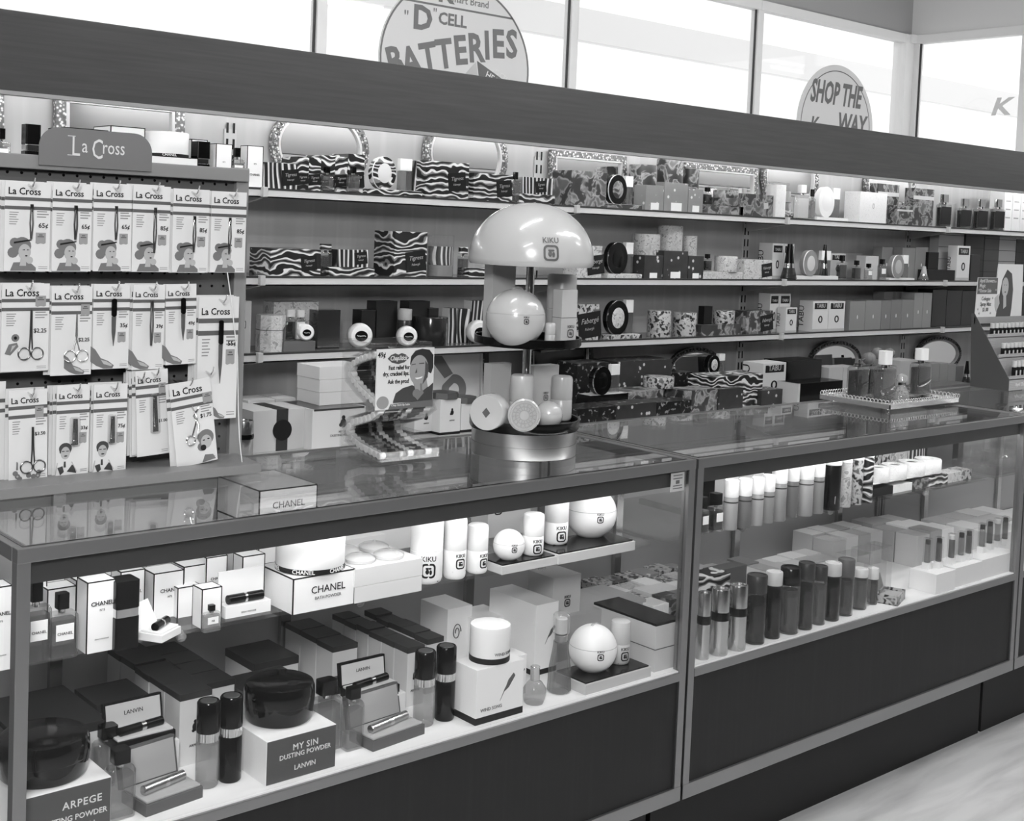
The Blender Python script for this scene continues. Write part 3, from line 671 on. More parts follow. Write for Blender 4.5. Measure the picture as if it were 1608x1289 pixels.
def flat_bottle(label, w_, d, h, capg=BLACK, liq=None, text_=None, group=None, capw=.42, caph=.24, lab=True, shoulder=.06, name='perfume_bottle'):
    t = thing(name, label, 'bottle', (0, 0, 0), 0, group)
    hb = h*(1-caph-.06)
    bm = bmesh.new()
    prof = [(.94, 0), (1, .03), (1, 1-shoulder), (.86, 1), (.4, 1.0)]
    ringz = []
    for k, z in prof:
        ringz.append([bm.verts.new((x, y, z*hb)) for x, y in rrect(w_*k, d*(k if k > .5 else .7), min(w_, d)*.18*k, 3)])
    n = len(ringz[0])
    for a, b in zip(ringz, ringz[1:]):
        for i in range(n): bm.faces.new((a[i], a[(i+1) % n], b[(i+1) % n], b[i]))
    bm.faces.new(ringz[0][::-1]); bm.faces.new(ringz[-1])
    ob('body', finish(bm, 'body', smooth=True), GL(.90, .01, .02, .85, 1.6), t)
    ob('perfume', prism(rrect(w_*.88, d*.8, min(w_, d)*.12, 3), .004, hb*.86, 'Z'), liq or LIQ, t)
    ob('neck', cyl(w_*.13, h*.08, hb-.001), CHROME, t)
    cw = w_*capw
    ob('cap', prism(rrect(cw, min(cw, d*.9), cw*.2, 3), h*(1-caph), h, 'Z', .001), capg, t)
    if lab: label_patch(t, w_*.62, hb*.42, hb*.78, -d/2-.0003, text_, w_*.14)
    return t
def canister(label, r, h, body, cap=WHITE, cf=.36, group=None, neck=None, name='cologne_bottle', rings=True, lab=None):
    t = thing(name, label, 'bottle', (0, 0, 0), 0, group)
    zc = h*(1-cf)
    ob('body', lathe([(0, 0), (r*.94, 0), (r, .002), (r, zc-.003), (r*.95, zc), (0, zc)]), body, t)
    if rings: ob('collar', lathe([(r*.97, zc-.014), (r*1.012, zc-.0135), (r*1.012, zc-.0105), (r*.97, zc-.010)]), DARK if neck is None else neck, t)
    ob('cap', lathe([(0, zc), (r*1.0, zc), (r*1.02, zc+.001), (r*1.02, h-.002), (r*.96, h), (r*.8, h), (r*.78, h-.002), (0, h-.002)]), cap, t)
    if lab: ob('label', bendm(prism(rrect(r*1.1, h*.16, .002, 2, 0, h*.22), -.0006, 0), r*1.004), lab, t)
    return t
def metal_can(label, r, h, group=None):
    t = thing('metal_cologne_can', label, 'can', (0, 0, 0), 0, group)
    ob('body', lathe([(0, 0), (r*.95, 0), (r, .002), (r, h*.53), (0, h*.53)]), STEEL, t)
    ob('dark_band', lathe([(r*.9, h*.52), (r*1.05, h*.54), (r*1.08, h*.60), (r*1.05, h*.655), (r*.9, h*.67)]), BLACK, t)
    ob('cap', lathe([(0, h*.66), (r, h*.66), (r, h-.002), (r*.97, h), (r*.85, h), (r*.82, h-.003), (0, h-.003)]), STEEL, t)
    return t
def ball_jar(label, r, mt, logo=.30, name='ball_jar', strap=True, group=None, ang=0.0):
    t = thing(name, label, 'jar', (0, 0, 0), 0, group)
    zc = r*.88
    pr_ = [(0, 0), (r*.46, 0)] + [(r*math.sin(a), zc-r*.99*math.cos(a)) for a in [math.radians(x) for x in range(30, 179, 6)]] + [(0, zc+r*.99)]
    ob('jar', lathe(pr_, 44), mt, t)
    ob('seam', lathe([(r*.97, zc+r*.20), (r*.988, zc+r*.195), (r*.988, zc+r*.18), (r*.97, zc+r*.17)], 44), LGREY, t)
    if strap:
        pts = [(r*1.01*math.sin(a)*.86, r*1.01*math.sin(a)*.3, zc+r*1.01*math.cos(a)) for a in [math.radians(x) for x in range(-12, 75, 6)]]
        ob('wrap_fold', tube(pts, [.0035*(r/.06)]*len(pts), 6), GL(.95, .1, .3, .85), t)
    if logo:
        s = r*logo; me = flower_logo(s)
        for v in me.vertices:
            x, y, z = v.co; zz = z-s*.8+r*.02
            el = zz/r; az = x/r+ang; q = r*1.001-y
            v.co = (q*math.cos(el)*math.sin(az), -q*math.cos(el)*math.cos(az), zc+q*math.sin(el))
        ob('printed_logo', me, INK, t)
    return t
def roll_bottle(label, r, h, mt=WHITE, logo=True, ang=0.3, split=.47, group=None, name='roll_bottle', ls=.9):
    t = thing(name, label, 'bottle', (0, 0, 0), 0, group)
    zs = h*split
    ob('body', lathe([(0, 0), (r*.82, 0), (r*.93, h*.02), (r, h*.07), (r, zs-.001), (r*.97, zs), (0, zs)]), mt, t)
    ob('cap', lathe([(0, zs), (r*.97, zs), (r, zs+.001), (r, h-.008), (r*.93, h-.002), (r*.8, h), (0, h)]), mt, t)
    if logo:
        s = r*ls
        ob('printed_logo', xf(bendm(flower_logo(s), r*1.002), (0, 0, zs-s*1.75), (0, 0, ang)), INK, t)
        ob('printed_line', xf(bendm(boxes([(-s*.8, s*.8, -.0003, .0002, 0, .0014)]), r*1.002), (0, 0, zs-s*2.05), (0, 0, ang)), INK, t)
    return t
def powder_drum(label, r, h, mt, name='powder_box', lidh=.5, band=None, group=None, glossy_dome=False, letters=None):
    t = thing(name, label, 'round box', (0, 0, 0), 0, group)
    if glossy_dome:
        ob('bowl', lathe([(0, 0), (r*.90, 0), (r*.95, h*.06), (r*1.0, h*.45), (0, h*.45)]), mt, t)
        ob('lid', lathe([(0, h*.45), (r, h*.45), (r*1.01, h*.47), (r*1.0, h*.80), (r*.95, h*.93), (r*.85, h*.975), (r*.3, h*1.0), (0, h*1.0)]), mt, t)
    else:
        ob('drum', lathe([(0, 0), (r*.99, 0), (r, .001), (r, h*lidh), (0, h*lidh)], 48), mt, t)
        ob('lid', lathe([(0, h*lidh), (r*1.005, h*lidh), (r*1.005, h-.003), (r*.985, h-.0005), (r*.95, h), (0, h)], 48), mt, t)
    if band: ob('ribbon_band', lathe([(r*.99, band[0]*h), (r*1.012, band[0]*h+.0003), (r*1.012, band[1]*h-.0003), (r*.99, band[1]*h)], 48), band[2], t)
    for L_ in (letters or []):
        s, sz, a, z, mt_ = L_
        ob('lettering', xf(bendm(text(s, sz, .006), r*1.014), (0, 0, z*h), (0, 0, a)), mt_, t)
    return t
def open_box(label, w_, d, h, case=BLACKM, inner=PALE, lid_h=None, lip=True, tilt=.25, tube_m=BLACK, word=None, group=None, name='open_gift_box', pillow=True, band=CHROME):
    """hinged presentation box with a tube lying in it; front towards -y"""
    t = thing(name, label, 'gift box', (0, 0, 0), 0, group)
    ob('box', bx(w_, d, h, 0, .001), case, t)
    if pillow: ob('lining', obox(-w_/2+.003, w_/2-.003, -d/2+.003, d/2-.003, h, h+.004, .0015), inner, t)
    lh = lid_h or d
    l = ob('lid', obox(-w_/2, w_/2, 0, h*.6, 0, lh, .001), case, t, (0, d/2, h), (-tilt, 0, 0))
    ob('lid_lining', obox(-w_/2+.004, w_/2-.004, -.0008, .0002, .004, lh-.004), inner, l)
    if word: ob('lettering', text(word, lh*.20), INK, l, (0, -.0012, lh*.5))
    if lip:
        L = w_*.78; r = min(d*.16, .0085); z = h+.004+r*.8
        def cx(a, b, rr): return xf(cyl(rr, b-a, a, .001), (0, 0, z), (0, PI/2, 0))
        lt = ob('lipstick', cx(-L/2, L/2, r), tube_m, t, (0, -d*.03, 0), (0, 0, .12))
        ob('lipstick_band', cx(-L*.02, L*.10, r*1.03), band, lt)
    return t
def compact(label, r, mt, tray_w, tray_d, tray_h, tray_m, name='standing_compact', cat='compact', oval=.85, glossy=None, cap=True, group=None, drum=None):
    """gift tray with a lidded round box stood on edge and a small capped bottle"""
    t = thing(name, label, cat, (0, 0, 0), 0, group)
    ob('tray', obox(-tray_w/2, tray_w/2, -tray_d/2, tray_d/2, 0, tray_h, .0008), tray_m, t)
    ob('tray_liner', obox(-tray_w/2+.003, tray_w/2-.003, -tray_d/2+.003, tray_d/2-.003, tray_h, tray_h+.001), PALE, t)
    x = -tray_w*.18
    me = xf(lathe([(0, -.012), (r*.92, -.012), (r, -.009), (r, .018), (0, .018)]), (x, -.01, tray_h+r*.99), (PI/2, 0, 0), (oval, 1, 1))
    ob('round_box', me, drum or mt, t)
    me = xf(lathe([(r*.97, .0), (r*.99, .004), (r*.9, .006), (0, .009)]), (x, -.021, tray_h+r*.99), (PI/2, 0, 0), (oval, 1, 1))
    ob('round_lid', me, mt, t)
    ob('lid_rim', xf(ring(circ(r*1.02, 36), circ(r*.93, 36), -.002, .003), (x, -.024, tray_h+r*.99), (0, 0, 0), (oval, 1, 1)), glossy or CHROME, t)
    if cap:
        ob('bottle', obox(tray_w*.20, tray_w*.42, .0, .018, tray_h, tray_h+r*1.25, .002), GL(.8, .05, .3, .5), t)
        ob('bottle_cap', obox(tray_w*.20, tray_w*.42, .0, .018, tray_h+r*1.25, tray_h+r*2.0, .002), WHITE, t)
    return t
def squiggle(L, a, n=5): return tube([(L*(i/40-.5), 0, a*math.sin(i/40*n*2*PI)*(.6+.4*math.sin(i))) for i in range(41)], L*.022, 4)
def mt_is_striped(t): return any('stripe' in (c.data.materials[0].name if c.data and c.data.materials else '') for c in t.children)
def script_label(t, w_, d, h, x=.22, z=.30, s=.38, tilt=-.12):
    """dark square printed label with pale script, tilted on the front of a box"""
    q = min(w_, h)*s
    l = ob('printed_label', xf(obox(-q*.62, q*.62, -.0006, 0, -q*.5, q*.5), (x*w_, -d/2-.0004, h*z+q*.1), (0, tilt, 0)), BLACKM, t)
    ob('label_lettering', join([xf(text('Tigress' if mt_is_striped(t) else 'Fabergé', q*.30, 0, .3), (x*w_, -d/2-.0012, h*z+q*.18), (0, tilt, 0)), xf(text('Fabergé', q*.16, 0, .2), (x*w_, -d/2-.0012, h*z-q*.10), (0, tilt, 0))]), G(.62), l)
def lab(x=.22, z=.35, s=.5): return lambda t, w_, d, h: script_label(t, w_, d, h, x, z, s)
def clear_box(label, w_, d, h, fill, name='clear_gift_box', group=None):
    t = thing(name, label, 'box', (0, 0, 0), 0, group)
    ob('clear_case', bx(w_, d, h), ACRYL, t)
    fill(t, w_, d, h); return t
def drum_s(label, cx, w_px, yt, Y, z, mt, **kw):
    X, Yc, r, h = round_at(cx, 0, w_px, yt, z, Y)
    return put(powder_drum(label, r, h, mt, **kw), X, Yc, z)
# ================================================================ left showcase, glass shelf
CH_T = lambda h, s=.30: ()
def chanel(label, xl, ybl, xr, ytl, d=.045, z=SZ, txt=True, big=False, group='white black-edged cartons in the near showcase', dy=0, small=False):
    X0, Y0 = fl(xl, ybl, z); w_ = Xa(xr, Y0, z)-X0
    tx = []
    if txt:
        sz = w_*(.21 if big else .17)
        tx = [('CHANEL', sz, .04, .66 if big else .58, INK, dict(bold=.012 if big else 0)), ('N°5', sz*.55, .04, .58 if big else .46, DGREY)]
        if big: tx.append(('SPRAY COLOGNE', sz*.30, .04, .18, G(.55)))
    return case_box(label, xl, ybl, xr, ytl, z, d, WHITE, 'perfume_carton', 'box', texts=tx, trim=.0014, group=None, dy=dy)
chanel('white black-edged carton at the left end of the showcase shelf, beside the post', -22, 1058, 17, 925, .04, big=True)
def fbot(label, cx, yb, wpx, yt, z, d, **kw):
    P = on(cx, yb, 2, z); w_ = msz(wpx, P)/.92; h = Za(cx, yt, P.y)-z
    return put(flat_bottle(label, w_, d, h, **kw), P.x, P.y+d/2, z, kw.get('rz', 0))
fbot('square cologne bottle with black cap just right of the showcase post', 60, 1043, 40, 917, SZ, .03, text_='CHANEL', liq=LIQ)
fbot('smaller square cologne bottle with black cap beside the tall white carton', 101, 1035, 42, 934, SZ, .028, text_='CHANEL', liq=LIQ)
chanel('tall white carton with large black lettering beside the black square spray', 135, 1028, 179, 916, .042, big=True)
X, Y = fl(197, 1021, SZ); h = Za(197, 908, Y+.02)-SZ
put(spray('square black spray bottle with silver band on the near glass shelf', .0205, h, square=True, cf=.40, bf=.13), X+.004, Y+.022, SZ)
def bgrid(rows_):
    for (lb, x0, x1, Y, yt, d, tx) in rows_:
        cx, w_, h = place_front(x0, x1, yt, Y, SZ); sz = w_*.17
        o = carton_local('perfume_carton', lb, 'box', w_, d, h, WHITE, trim=.0014, texts=[('CHANEL', sz, .04, .56, INK), ('N°5', sz*.5, .04, .44, DGREY)] if tx else ())
        put(o, cx, Y+d/2, SZ)
bgrid([
 ('low white carton behind the first square cologne bottle', 42, 72, .17, 908, .04, 0),
 ('low white carton behind the second square cologne bottle', 73, 118, .15, 923, .04, 0),
 ('flat-topped white carton in the rear row behind the cologne bottles', 70, 106, .27, 903, .05, 0),
 ('white carton right behind the tall lettered carton', 118, 158, .19, 909, .05, 0),
 ('wide white carton left of and behind the black square spray', 155, 203, .245, 903, .05, 0),
 ('white carton peeping out behind the black square spray', 188, 226, .20, 896, .04, 1),
 ('white lettered carton above the tilted lipstick box, first of its row', 240, 287, .19, 898, .05, 1),
 ('white carton in the rear row above the tilted lipstick box', 228, 272, .28, 884, .05, 0),
 ('white carton second in the row behind the small flacon', 287, 322, .195, 888, .05, 0),
 ('white carton in the rear row behind the small flacon', 277, 318, .28, 872, .05, 0),
 ('tall white carton third in the row behind the small flacon', 322, 355, .19, 874, .05, 1),
 ('white carton behind the folded lipstick display, nearer the round drum', 379, 414, .165, 872, .035, 1),
 ('white carton half hidden behind the folded lipstick display carton', 366, 400, .215, 860, .045, 0),
 ('tall black-edged white carton behind the round white drum', 405, 470, .33, 845, .06, 0),
])
# carton right under the glass top, on another
Yq = .30; z1 = .915
X0, X1 = Xa(406, Yq, z1), Xa(497, Yq, z1)
put(carton_local('perfume_carton', 'wide white carton stacked high right under the glass top', 'box', X1-X0, .17, .985-z1, WHITE, trim=.002, texts=[('CHANEL', .019, .0, .45, INK), ('BATH POWDER', .007, .0, .28, DGREY)]), (X0+X1)/2, Yq+.085, z1)
put(carton_local('perfume_carton', 'white carton carrying the wide carton under the glass top', 'box', X1-X0, .10, z1-SZ-.001, WHITE, trim=.002), (X0+X1)/2, Yq+.118, SZ)
# tilted lipstick box
X, Y = fl(262, 1004, SZ)
o = open_box('tilted white gift box with a black lipstick beside the small flacon', .058, .045, .013, WHITE, WHITE, .045, True, .5); put(o, X-.003, Y+.020, SZ, .55)
chanel('small white carton beside the mini flacon', 316, 988, 347, 926, .035, txt=False)
chanel('small white carton half hidden left of the mini flacon carton', 283, 974, 314, 923, .030, txt=False, dy=.012)
fbot('mini perfume flacon with a round black stopper beside its carton', 334, 992, 27, 951, SZ, .013, text_='N5', liq=LIQP, capw=.34, caph=.22)
# folded display with two black bars
X0, Y0 = fl(355, 973, SZ); w_ = Xa(426, Y0, SZ)-X0; h = Za(355, 906, Y0)-SZ
t = thing('lipstick_display_carton', 'white open carton showing a black lipstick in two halves, beside the round drum box', 'gift box', (X0+w_/2, Y0+.02, SZ))
ob('base', obox(-w_/2, w_/2, -.018, .018, 0, h*.28, .0006), WHITE, t)
ob('back_flap', obox(-w_/2, w_/2, .012, .015, h*.28, h, .0004), WHITE, t)
ob('lipstick', xf(cyl(.0085, w_*.78, -w_*.39), (0, -.004, h*.28+.008), (0, PI/2, 0)), BLACK, t)
ob('lipstick_band', xf(cyl(.0089, .006, -.003), (0, -.004, h*.28+.008), (0, PI/2, 0)), CHROME, t)
ob('lettering', text('SPRAY PERFUME', .0042), G(.55), t, (0, -.0187, h*.08))
# drum on its carton
o = case_box('wide white carton under the round white drum, lettered on its front', 459, 966, 556, 910, SZ, .12, WHITE, 'perfume_carton', 'box', trim=.0018, texts=[('CHANEL', .019, .06, .50, INK), ('BATH POWDER', .008, .06, .32, DGREY)])
bxo = o
zt = SZ + (Za(459, 910, o.location.y-.06)-SZ)
X, Yc, r, h = round_at(481, 905, 108, 846, zt)
put(powder_drum('white round powder drum with a black lettered ribbon on the wide white carton', .064, .082, WHITE, lidh=.62, band=(.0, .115, BLACKM), letters=[('CHANEL', .011, .35, .02, WHITE), ('CHANEL', .011, -.75, .02, WHITE), ('CHANEL', .011, -1.9, .02, WHITE)]), o.location.x+.003, o.location.y-.004, zt+.001)
# soap boxes
o = case_box('low cream soap box, lower of the two right of the drum carton', 557, 948, 662, 923, SZ, .15, CREAM, 'soap_box', 'box')
zs = SZ+.0005+(Za(557, 923, o.location.y-.075)-SZ)
o2 = case_box('open cream soap tray holding round soaps, on the low soap box', 557, 925, 660, 898, SZ, .15, CREAM, 'soap_tray', 'box', dy=0)
o2.location = (o.location.x-.001, o.location.y, zs); hs = .034
for i, (dx, dy) in enumerate(((-.038, -.03), (.025, -.035), (-.03, .035), (.035, .03))):
    s_ = thing('wrapped_soap', '%s cellophane wrapped round soap in the cream tray' % ['front left', 'front right', 'rear left', 'rear right'][i], 'soap', (o.location.x+dx, o.location.y+dy, zs+hs-.003), 0, 'wrapped soaps in the cream tray')
    ob('soap', lathe([(0, 0), (.024, 0), (.028, .004), (.028, .009), (.022, .013), (0, .014)]), CREAM, s_)
    ob('wrapper', lathe([(.029, .004), (.030, .011), (.022, .0155), (.004, .017), (.002, .022), (0, .022)]), GL(.95, .08, .12, .95), s_)
o2.location.z = zs
for lb, px, Y, wm, h, d, z in (('plain cream carton behind the round white drum', 510, .33, .12, .118, .10, SZ), ('cream carton behind the soap tray near the tall white bottle', 590, .36, .10, .10, .10, SZ), ('flat cream box between the drum and the rear cartons', 540, .29, .10, .06, .03, SZ)):
    X = Xa(px, Y, z); put(carton_local('cosmetic_carton', lb, 'box', wm, d, h, CREAM), X+wm/2, Y+d/2, z)
# round-cornered white bottles
for lb, cx, yb, wp, yt, lg, an in (('tallest white bath bottle with square flower mark, at the shelf middle', 668, 919, 52, 805, 1, -.5), ('white bath bottle between the tallest one and the smallest one', 713, 911, 36, 812, 1, -.12), ('smallest white bath bottle beside the black-topped tray', 748, 902, 34, 823, 1, .05)):
    X, Yc, r, h = round_at(cx, yb, wp, yt, SZ); put(roll_bottle(lb, r, h, WHITE, True, an), X, Yc, SZ)
def black_tray(label, xl, ybl, xr, ytl, z, d):
    X0, Y0 = fl(xl, ybl, z); X1 = Xa(xr, Y0, z); h = Za(xl, ytl, Y0)-z; w_ = X1-X0
    t = thing('display_tray', label, 'tray', ((X0+X1)/2, Y0+d/2, z))
    ob('base', obox(-w_/2, w_/2, -d/2, d/2, 0, h, .0008), PALE, t); ob('top_board', obox(-w_/2+.004, w_/2-.004, -d/2+.004, d/2-.004, h, h+.003, .0006), BLACK, t)
    return t, z+h+.003
t, zq = black_tray('pale box base with black top carrying the small ball jar', 788, 903, 875, 890, SZ, .09)
X, Yc, r, h = round_at(798, 884, 51, 838, zq); put(ball_jar('small white ball jar on the first black-topped tray', r, WHITE, .36, ang=-.35, strap=False), X, Yc, zq)
X, Yc, r, h = round_at(836, 874, 34, 806, zq); put(roll_bottle('white roll bottle beside the small ball jar', r, h, WHITE, True, -.25), X, Yc, zq)
t, zq = black_tray('pale box base with black top carrying the large ball jar', 877, 887, 997, 872, SZ, .11)
X, Yc, r, h = round_at(866, 858, 38, 780, zq); put(roll_bottle('tall white bottle left of the large ball jar on the shelf', r, h, WHITE, True, -.25), X+.012, Yc, zq)
X, Yc, r, h = round_at(926, 851, 83, 770, zq); put(ball_jar('large white ball jar in cellophane on the glass shelf', r, WHITE, .26, ang=-.4), X+.004, Yc+.004, zq)
Y = .33; X = Xa(765, Y, SZ)
put(carton_local('cosmetic_carton', 'pale carton with square flower mark behind the small ball jar', 'box', .13, .06, .115, PALE, extra=lambda t, w_, d, h: ob('printed_logo', flower_logo(.022), INK, t, (-.035, -d/2-.0006, h*.45))), X+.065, Y+.03, SZ)
# ================================================================ left showcase, deck
def deck_box(*a, **k): return case_box(*a, **k)
RJ = random.Random(3)
def tall_boxes(prefix, X0, Y0, nx, ny, w_, d, h, mt, lidm, group, z=DZ, gap=.003, front=None, lidh=.012):
    k = 0
    for j in range(ny):
        for i in range(nx):
            lb = '%s, %s from the front' % (prefix, ORD[j])
            o = carton_local('perfume_carton', lb, 'box', w_, d, h, mt, lid=(lidh, lidm), extra=front if j == 0 else None, group=group)
            o.scale = (1, 1, 1-RJ.uniform(0, .045)); put(o, X0+(w_+gap)*i+w_/2, Y0+(d+gap)*j+d/2, z, RJ.uniform(-.02, .02)); k += 1
GLOSSB = G(.05, .08, 0, .35)
def powder(label, cx, yb, wp, yt, z):
    X, Yc, r, h = round_at(cx, yb, wp, yt, z); return put(powder_drum(label, r, h, GLOSSB, 'powder_bowl', glossy_dome=True), X, Yc, z)
LB = G(.30, .45)
o = case_box('white box with black front lettered ARPEGE under the near black powder bowl', 37, 1332, 173, 1255, DZ, .145, WHITE, 'powder_carton', 'box', front=LB, texts=[('ARPEGE', .017, .16, .56, G(.85), dict(bold=.01, spacing=1.1)), ('DUSTING POWDER', .0125, .06, .30, G(.85), dict(bold=.01)), ('LANVIN', .012, .16, .08, G(.85))])
zt = DZ+Za(37, 1255, o.location.y-.0725)-DZ
X, Yc, r, h = round_at(73, 1240, 143, 1146, zt)
put(powder_drum('big glossy black powder bowl at the near end of the deck', r, h, GLOSSB, 'powder_bowl', glossy_dome=True), o.location.x-.012, o.location.y+.004, zt+.0005)
o = case_box('white box with black front lettered MY SIN under a black powder bowl', 417, 1235, 526, 1166, DZ, .135, WHITE, 'powder_carton', 'box', front=LB, texts=[('MY SIN', .0155, .05, .66, G(.85), dict(bold=.01, spacing=1.1)), ('DUSTING POWDER', .012, .05, .50, G(.85), dict(bold=.01)), ('LANVIN', .0125, .05, .20, G(.85), dict(bold=.008))])
zt = Za(417, 1166, o.location.y-.0675)
X, Yc, r, h = round_at(437, 1147, 113, 1066, zt)
put(powder_drum('glossy black powder bowl on the MY SIN box at the deck middle', r, h, GLOSSB, 'powder_bowl', glossy_dome=True), X, Yc, zt+.0005)
def rspray(label, cx, yb, wp, yt, body, z=DZ):
    X, Yc, r, h = round_at(cx, yb, wp, yt, z); return put(spray(label, r, h, body), X, Yc, z)
rspray('clear ribbed spray bottle with black cap, left of the MY SIN box', 324, 1240, 36, 1100, GL(.80, .03, .2, .75))
rspray('black spray bottle with fluted silver band, left of the MY SIN box', 360, 1231, 36, 1092, BLACK)
rspray('clear ribbed spray bottle with black cap, left of the wind song boxes', 664, 1143, 33, 1022, GL(.80, .03, .2, .75))
rspray('black spray bottle with fluted silver band, left of the wind song boxes', 697, 1134, 32, 1014, BLACK)
fbot('square flacon with black stopper behind the near one, beside the black bowl', 173, 1236, 40, 1143, DZ, .03, liq=LIQP, capw=.62, caph=.2, lab=False)
fbot('square flacon with black stopper nearest the camera, beside the ARPEGE box', 193, 1287, 40, 1180, DZ, .03, liq=LIQP, capw=.62, caph=.2, lab=False)
fbot('wide square flacon with black stopper right of the MY SIN bowl', 517, 1180, 44, 1071, DZ, .032, liq=LIQP, capw=.62, caph=.2, lab=False)
fbot('narrow square flacon with black stopper right of the MY SIN box', 558, 1178, 30, 1083, DZ, .026, liq=LIQP, capw=.62, caph=.17, lab=False)
def obx(label, xl, ybl, xr, z, d, h, lid_h, rz=0, tilt=.25, dx=0, dy=0, **k):
    X0, Y0 = fl(xl, ybl, z); w_ = Xa(xr, Y0, z)-X0
    return put(open_box(label, w_, d, h, lid_h=lid_h, tilt=tilt, **k), X0+w_/2+dx, Y0+d/2+dy, z, rz)
obx('open grey presentation box with a silver lipstick beside the near flacon', 222, 1283, 318, DZ, .075, .020, .065, .12, .22, case=DGREY, inner=LGREY, tube_m=STEEL)
o = shelf_box('white carton under the open dark box lettered LANVIN near the black bowl', 190, 280, 1172, .15, DZ, .06, WHITE, 'perfume_carton')
zb = Za(235, 1172, .15)
put(open_box('open dark presentation box lettered LANVIN with a black lipstick beside the black bowl', .108, .05, .016, BLACKM, CREAM, .050, True, .2, BLACK, 'LANVIN'), o.location.x-.006, o.location.y, zb+.0008)
obx('open grey presentation box with a silver lipstick right of the flacons', 580, 1180, 668, DZ, .07, .020, .062, .10, .22, case=DGREY, inner=LGREY, tube_m=STEEL)
o = shelf_box('white carton under the open dark box lettered LANVIN near the tall sprays', 549, 636, 1098, .125, DZ, .06, WHITE, 'perfume_carton')
zb = Za(592, 1098, .125)
put(open_box('open dark presentation box lettered LANVIN with a black lipstick near the tall sprays', .108, .048, .016, BLACKM, CREAM, .046, True, .15, BLACK, 'LANVIN'), o.location.x, o.location.y, zb+.0008)
EMB = lambda t, w_, d, h: (ob('emblem', prisms([circ(.006, 14, 0, h*.52, ry=.008), circ(.0035, 10, 0, h*.52+.010), circ(.003, 8, -.004, h*.47)], -d/2-.0007, -d/2), INK, t), ob('lettering', text('ARPEGE', .0065), INK, t, (0, -d/2-.0008, h*.25)))
DL = G(.20, .3, 0, .5)
X0, Y0 = fl(266, 1150, DZ)
gA = 'white tall cartons with dark lids beside the clear spray'
def lot(prefix, xpx, Y0, nx, ny, w_, d, h, group, mt=CREAM, lidm=DL, front=EMB, z=DZ):
    tall_boxes(prefix, Xa(xpx, Y0, z), Y0, nx, ny, w_, d, h, mt, lidm, group, z, front=front)
lot('tall dark-lidded carton left of the clear spray', 280, fl(280, 1092, DZ+.132)[1], 1, 5, .062, .060, .132, None)
lot('tall dark-lidded carton behind the sprays', 320, fl(280, 1092, DZ+.132)[1]+.05, 1, 4, .060, .060, .125, None)
lot('tall dark-lidded carton right of the LANVIN lipstick box', 637, fl(637, 1017, DZ+.125)[1], 1, 6, .043, .044, .125, None)
lot('tall dark-lidded carton beside the wind song drum', 668, fl(637, 1017, DZ+.125)[1]+.035, 1, 5, .043, .044, .12, None)
lot('cream dark-lidded carton behind the black bowls', 520, .285, 1, 3, .06, .06, .12, None)
for i, (px, Y, w_, d, h, lb) in enumerate(((30, .21, .15, .20, .105, 'wide dark-lidded box behind the near black bowl'), (150, .29, .10, .10, .10, 'dark-lidded box behind the open LANVIN box'), (168, .225, .05, .05, .085, 'small dark-lidded white box right behind the open LANVIN box'), (-60, .17, .10, .2, .10, 'dark-lidded box at the left end wall of the showcase'),
      (385, .19, .13, .10, .100, 'wide dark-lidded white box behind the black bowl on MY SIN'), (398, .32, .10, .12, .10, 'dark-lidded box deep behind the MY SIN bowl'), (520, .185, .058, .05, .075, 'small dark-lidded white box behind the flacons'))):
    X = Xa(px, Y, DZ); put(carton_local('perfume_carton', lb, 'box', w_, d, h, CREAM, lid=(.016, DL)), X+w_/2, Y+d/2, DZ)
# wind song
BIRD = lambda s: (lambda t, w_, d, h: ob('printed_swallow', prisms([[(s*.5, s*.9), (s*.1, s*.55), (-s*.2, -s*.1), (s*.15, s*.1), (s*.42, s*.45)], [(-s*.2, -s*.1), (-s*.5, -s*.6), (-s*.12, s*.15)], [(s*.42, s*.45), (s*.62, s*.72), (s*.5, s*.9)]], -d/2-.0007, -d/2), DGREY, t, (w_*.14, 0, h*.52)))
o = case_box('square white wind song box with black base band under the drum', 746, 1140, 820, 1054, DZ, .075, WHITE, 'cosmetic_carton', 'box', base=(.014, BLACKM), texts=[('WIND SONG', .0095, -.18, .22, DGREY)], extra=BIRD(.034))
zt = Za(746, 1054, o.location.y-.0375)
X, Yc, r, h = round_at(762, 1047, 87, 966, zt)
put(powder_drum('white wind song drum with clear lid and black band on its box', .041, .074, WHITE, lidh=.85, band=(.02, .18, BLACKM), letters=[('WIND SONG', .0085, .15, .26, DGREY)]), o.location.x, o.location.y, zt+.0005)
o = case_box('tall white wind song carton with a printed swallow behind the bottles', 838, 1062, 873, 952, DZ, .16, WHITE, 'cosmetic_carton', 'box', base=(.012, BLACKM), extra=BIRD(.026))
for px, Y, w_, d, h, lb in ((752, .275, .09, .1, .105, 'white carton in the block behind the wind song drum'), (700, .32, .07, .1, .13, 'tall white carton at the rear near the shelf bracket'), (806, .10, .034, .05, .085, 'small white carton with a printed swallow behind the cut flacon')):
    X = Xa(px, Y, DZ); put(carton_local('cosmetic_carton', lb, 'box', w_, d, h, WHITE, extra=BIRD(.012) if w_ < .05 else None, texts=()), X+w_/2, Y+d/2, DZ)
sw_ = [o_ for o_ in COL.objects if o_.get('label', '').startswith('tall white carton at the rear near')]
if sw_: ob('printed_swirl', tube([(.012*math.cos(a)*(1-a/14)-.008, -.0508, .075+.020*math.sin(a)*(1-a/14)) for a in [k*.25 for k in range(40)]], .0011, 5), DGREY, sw_[0])
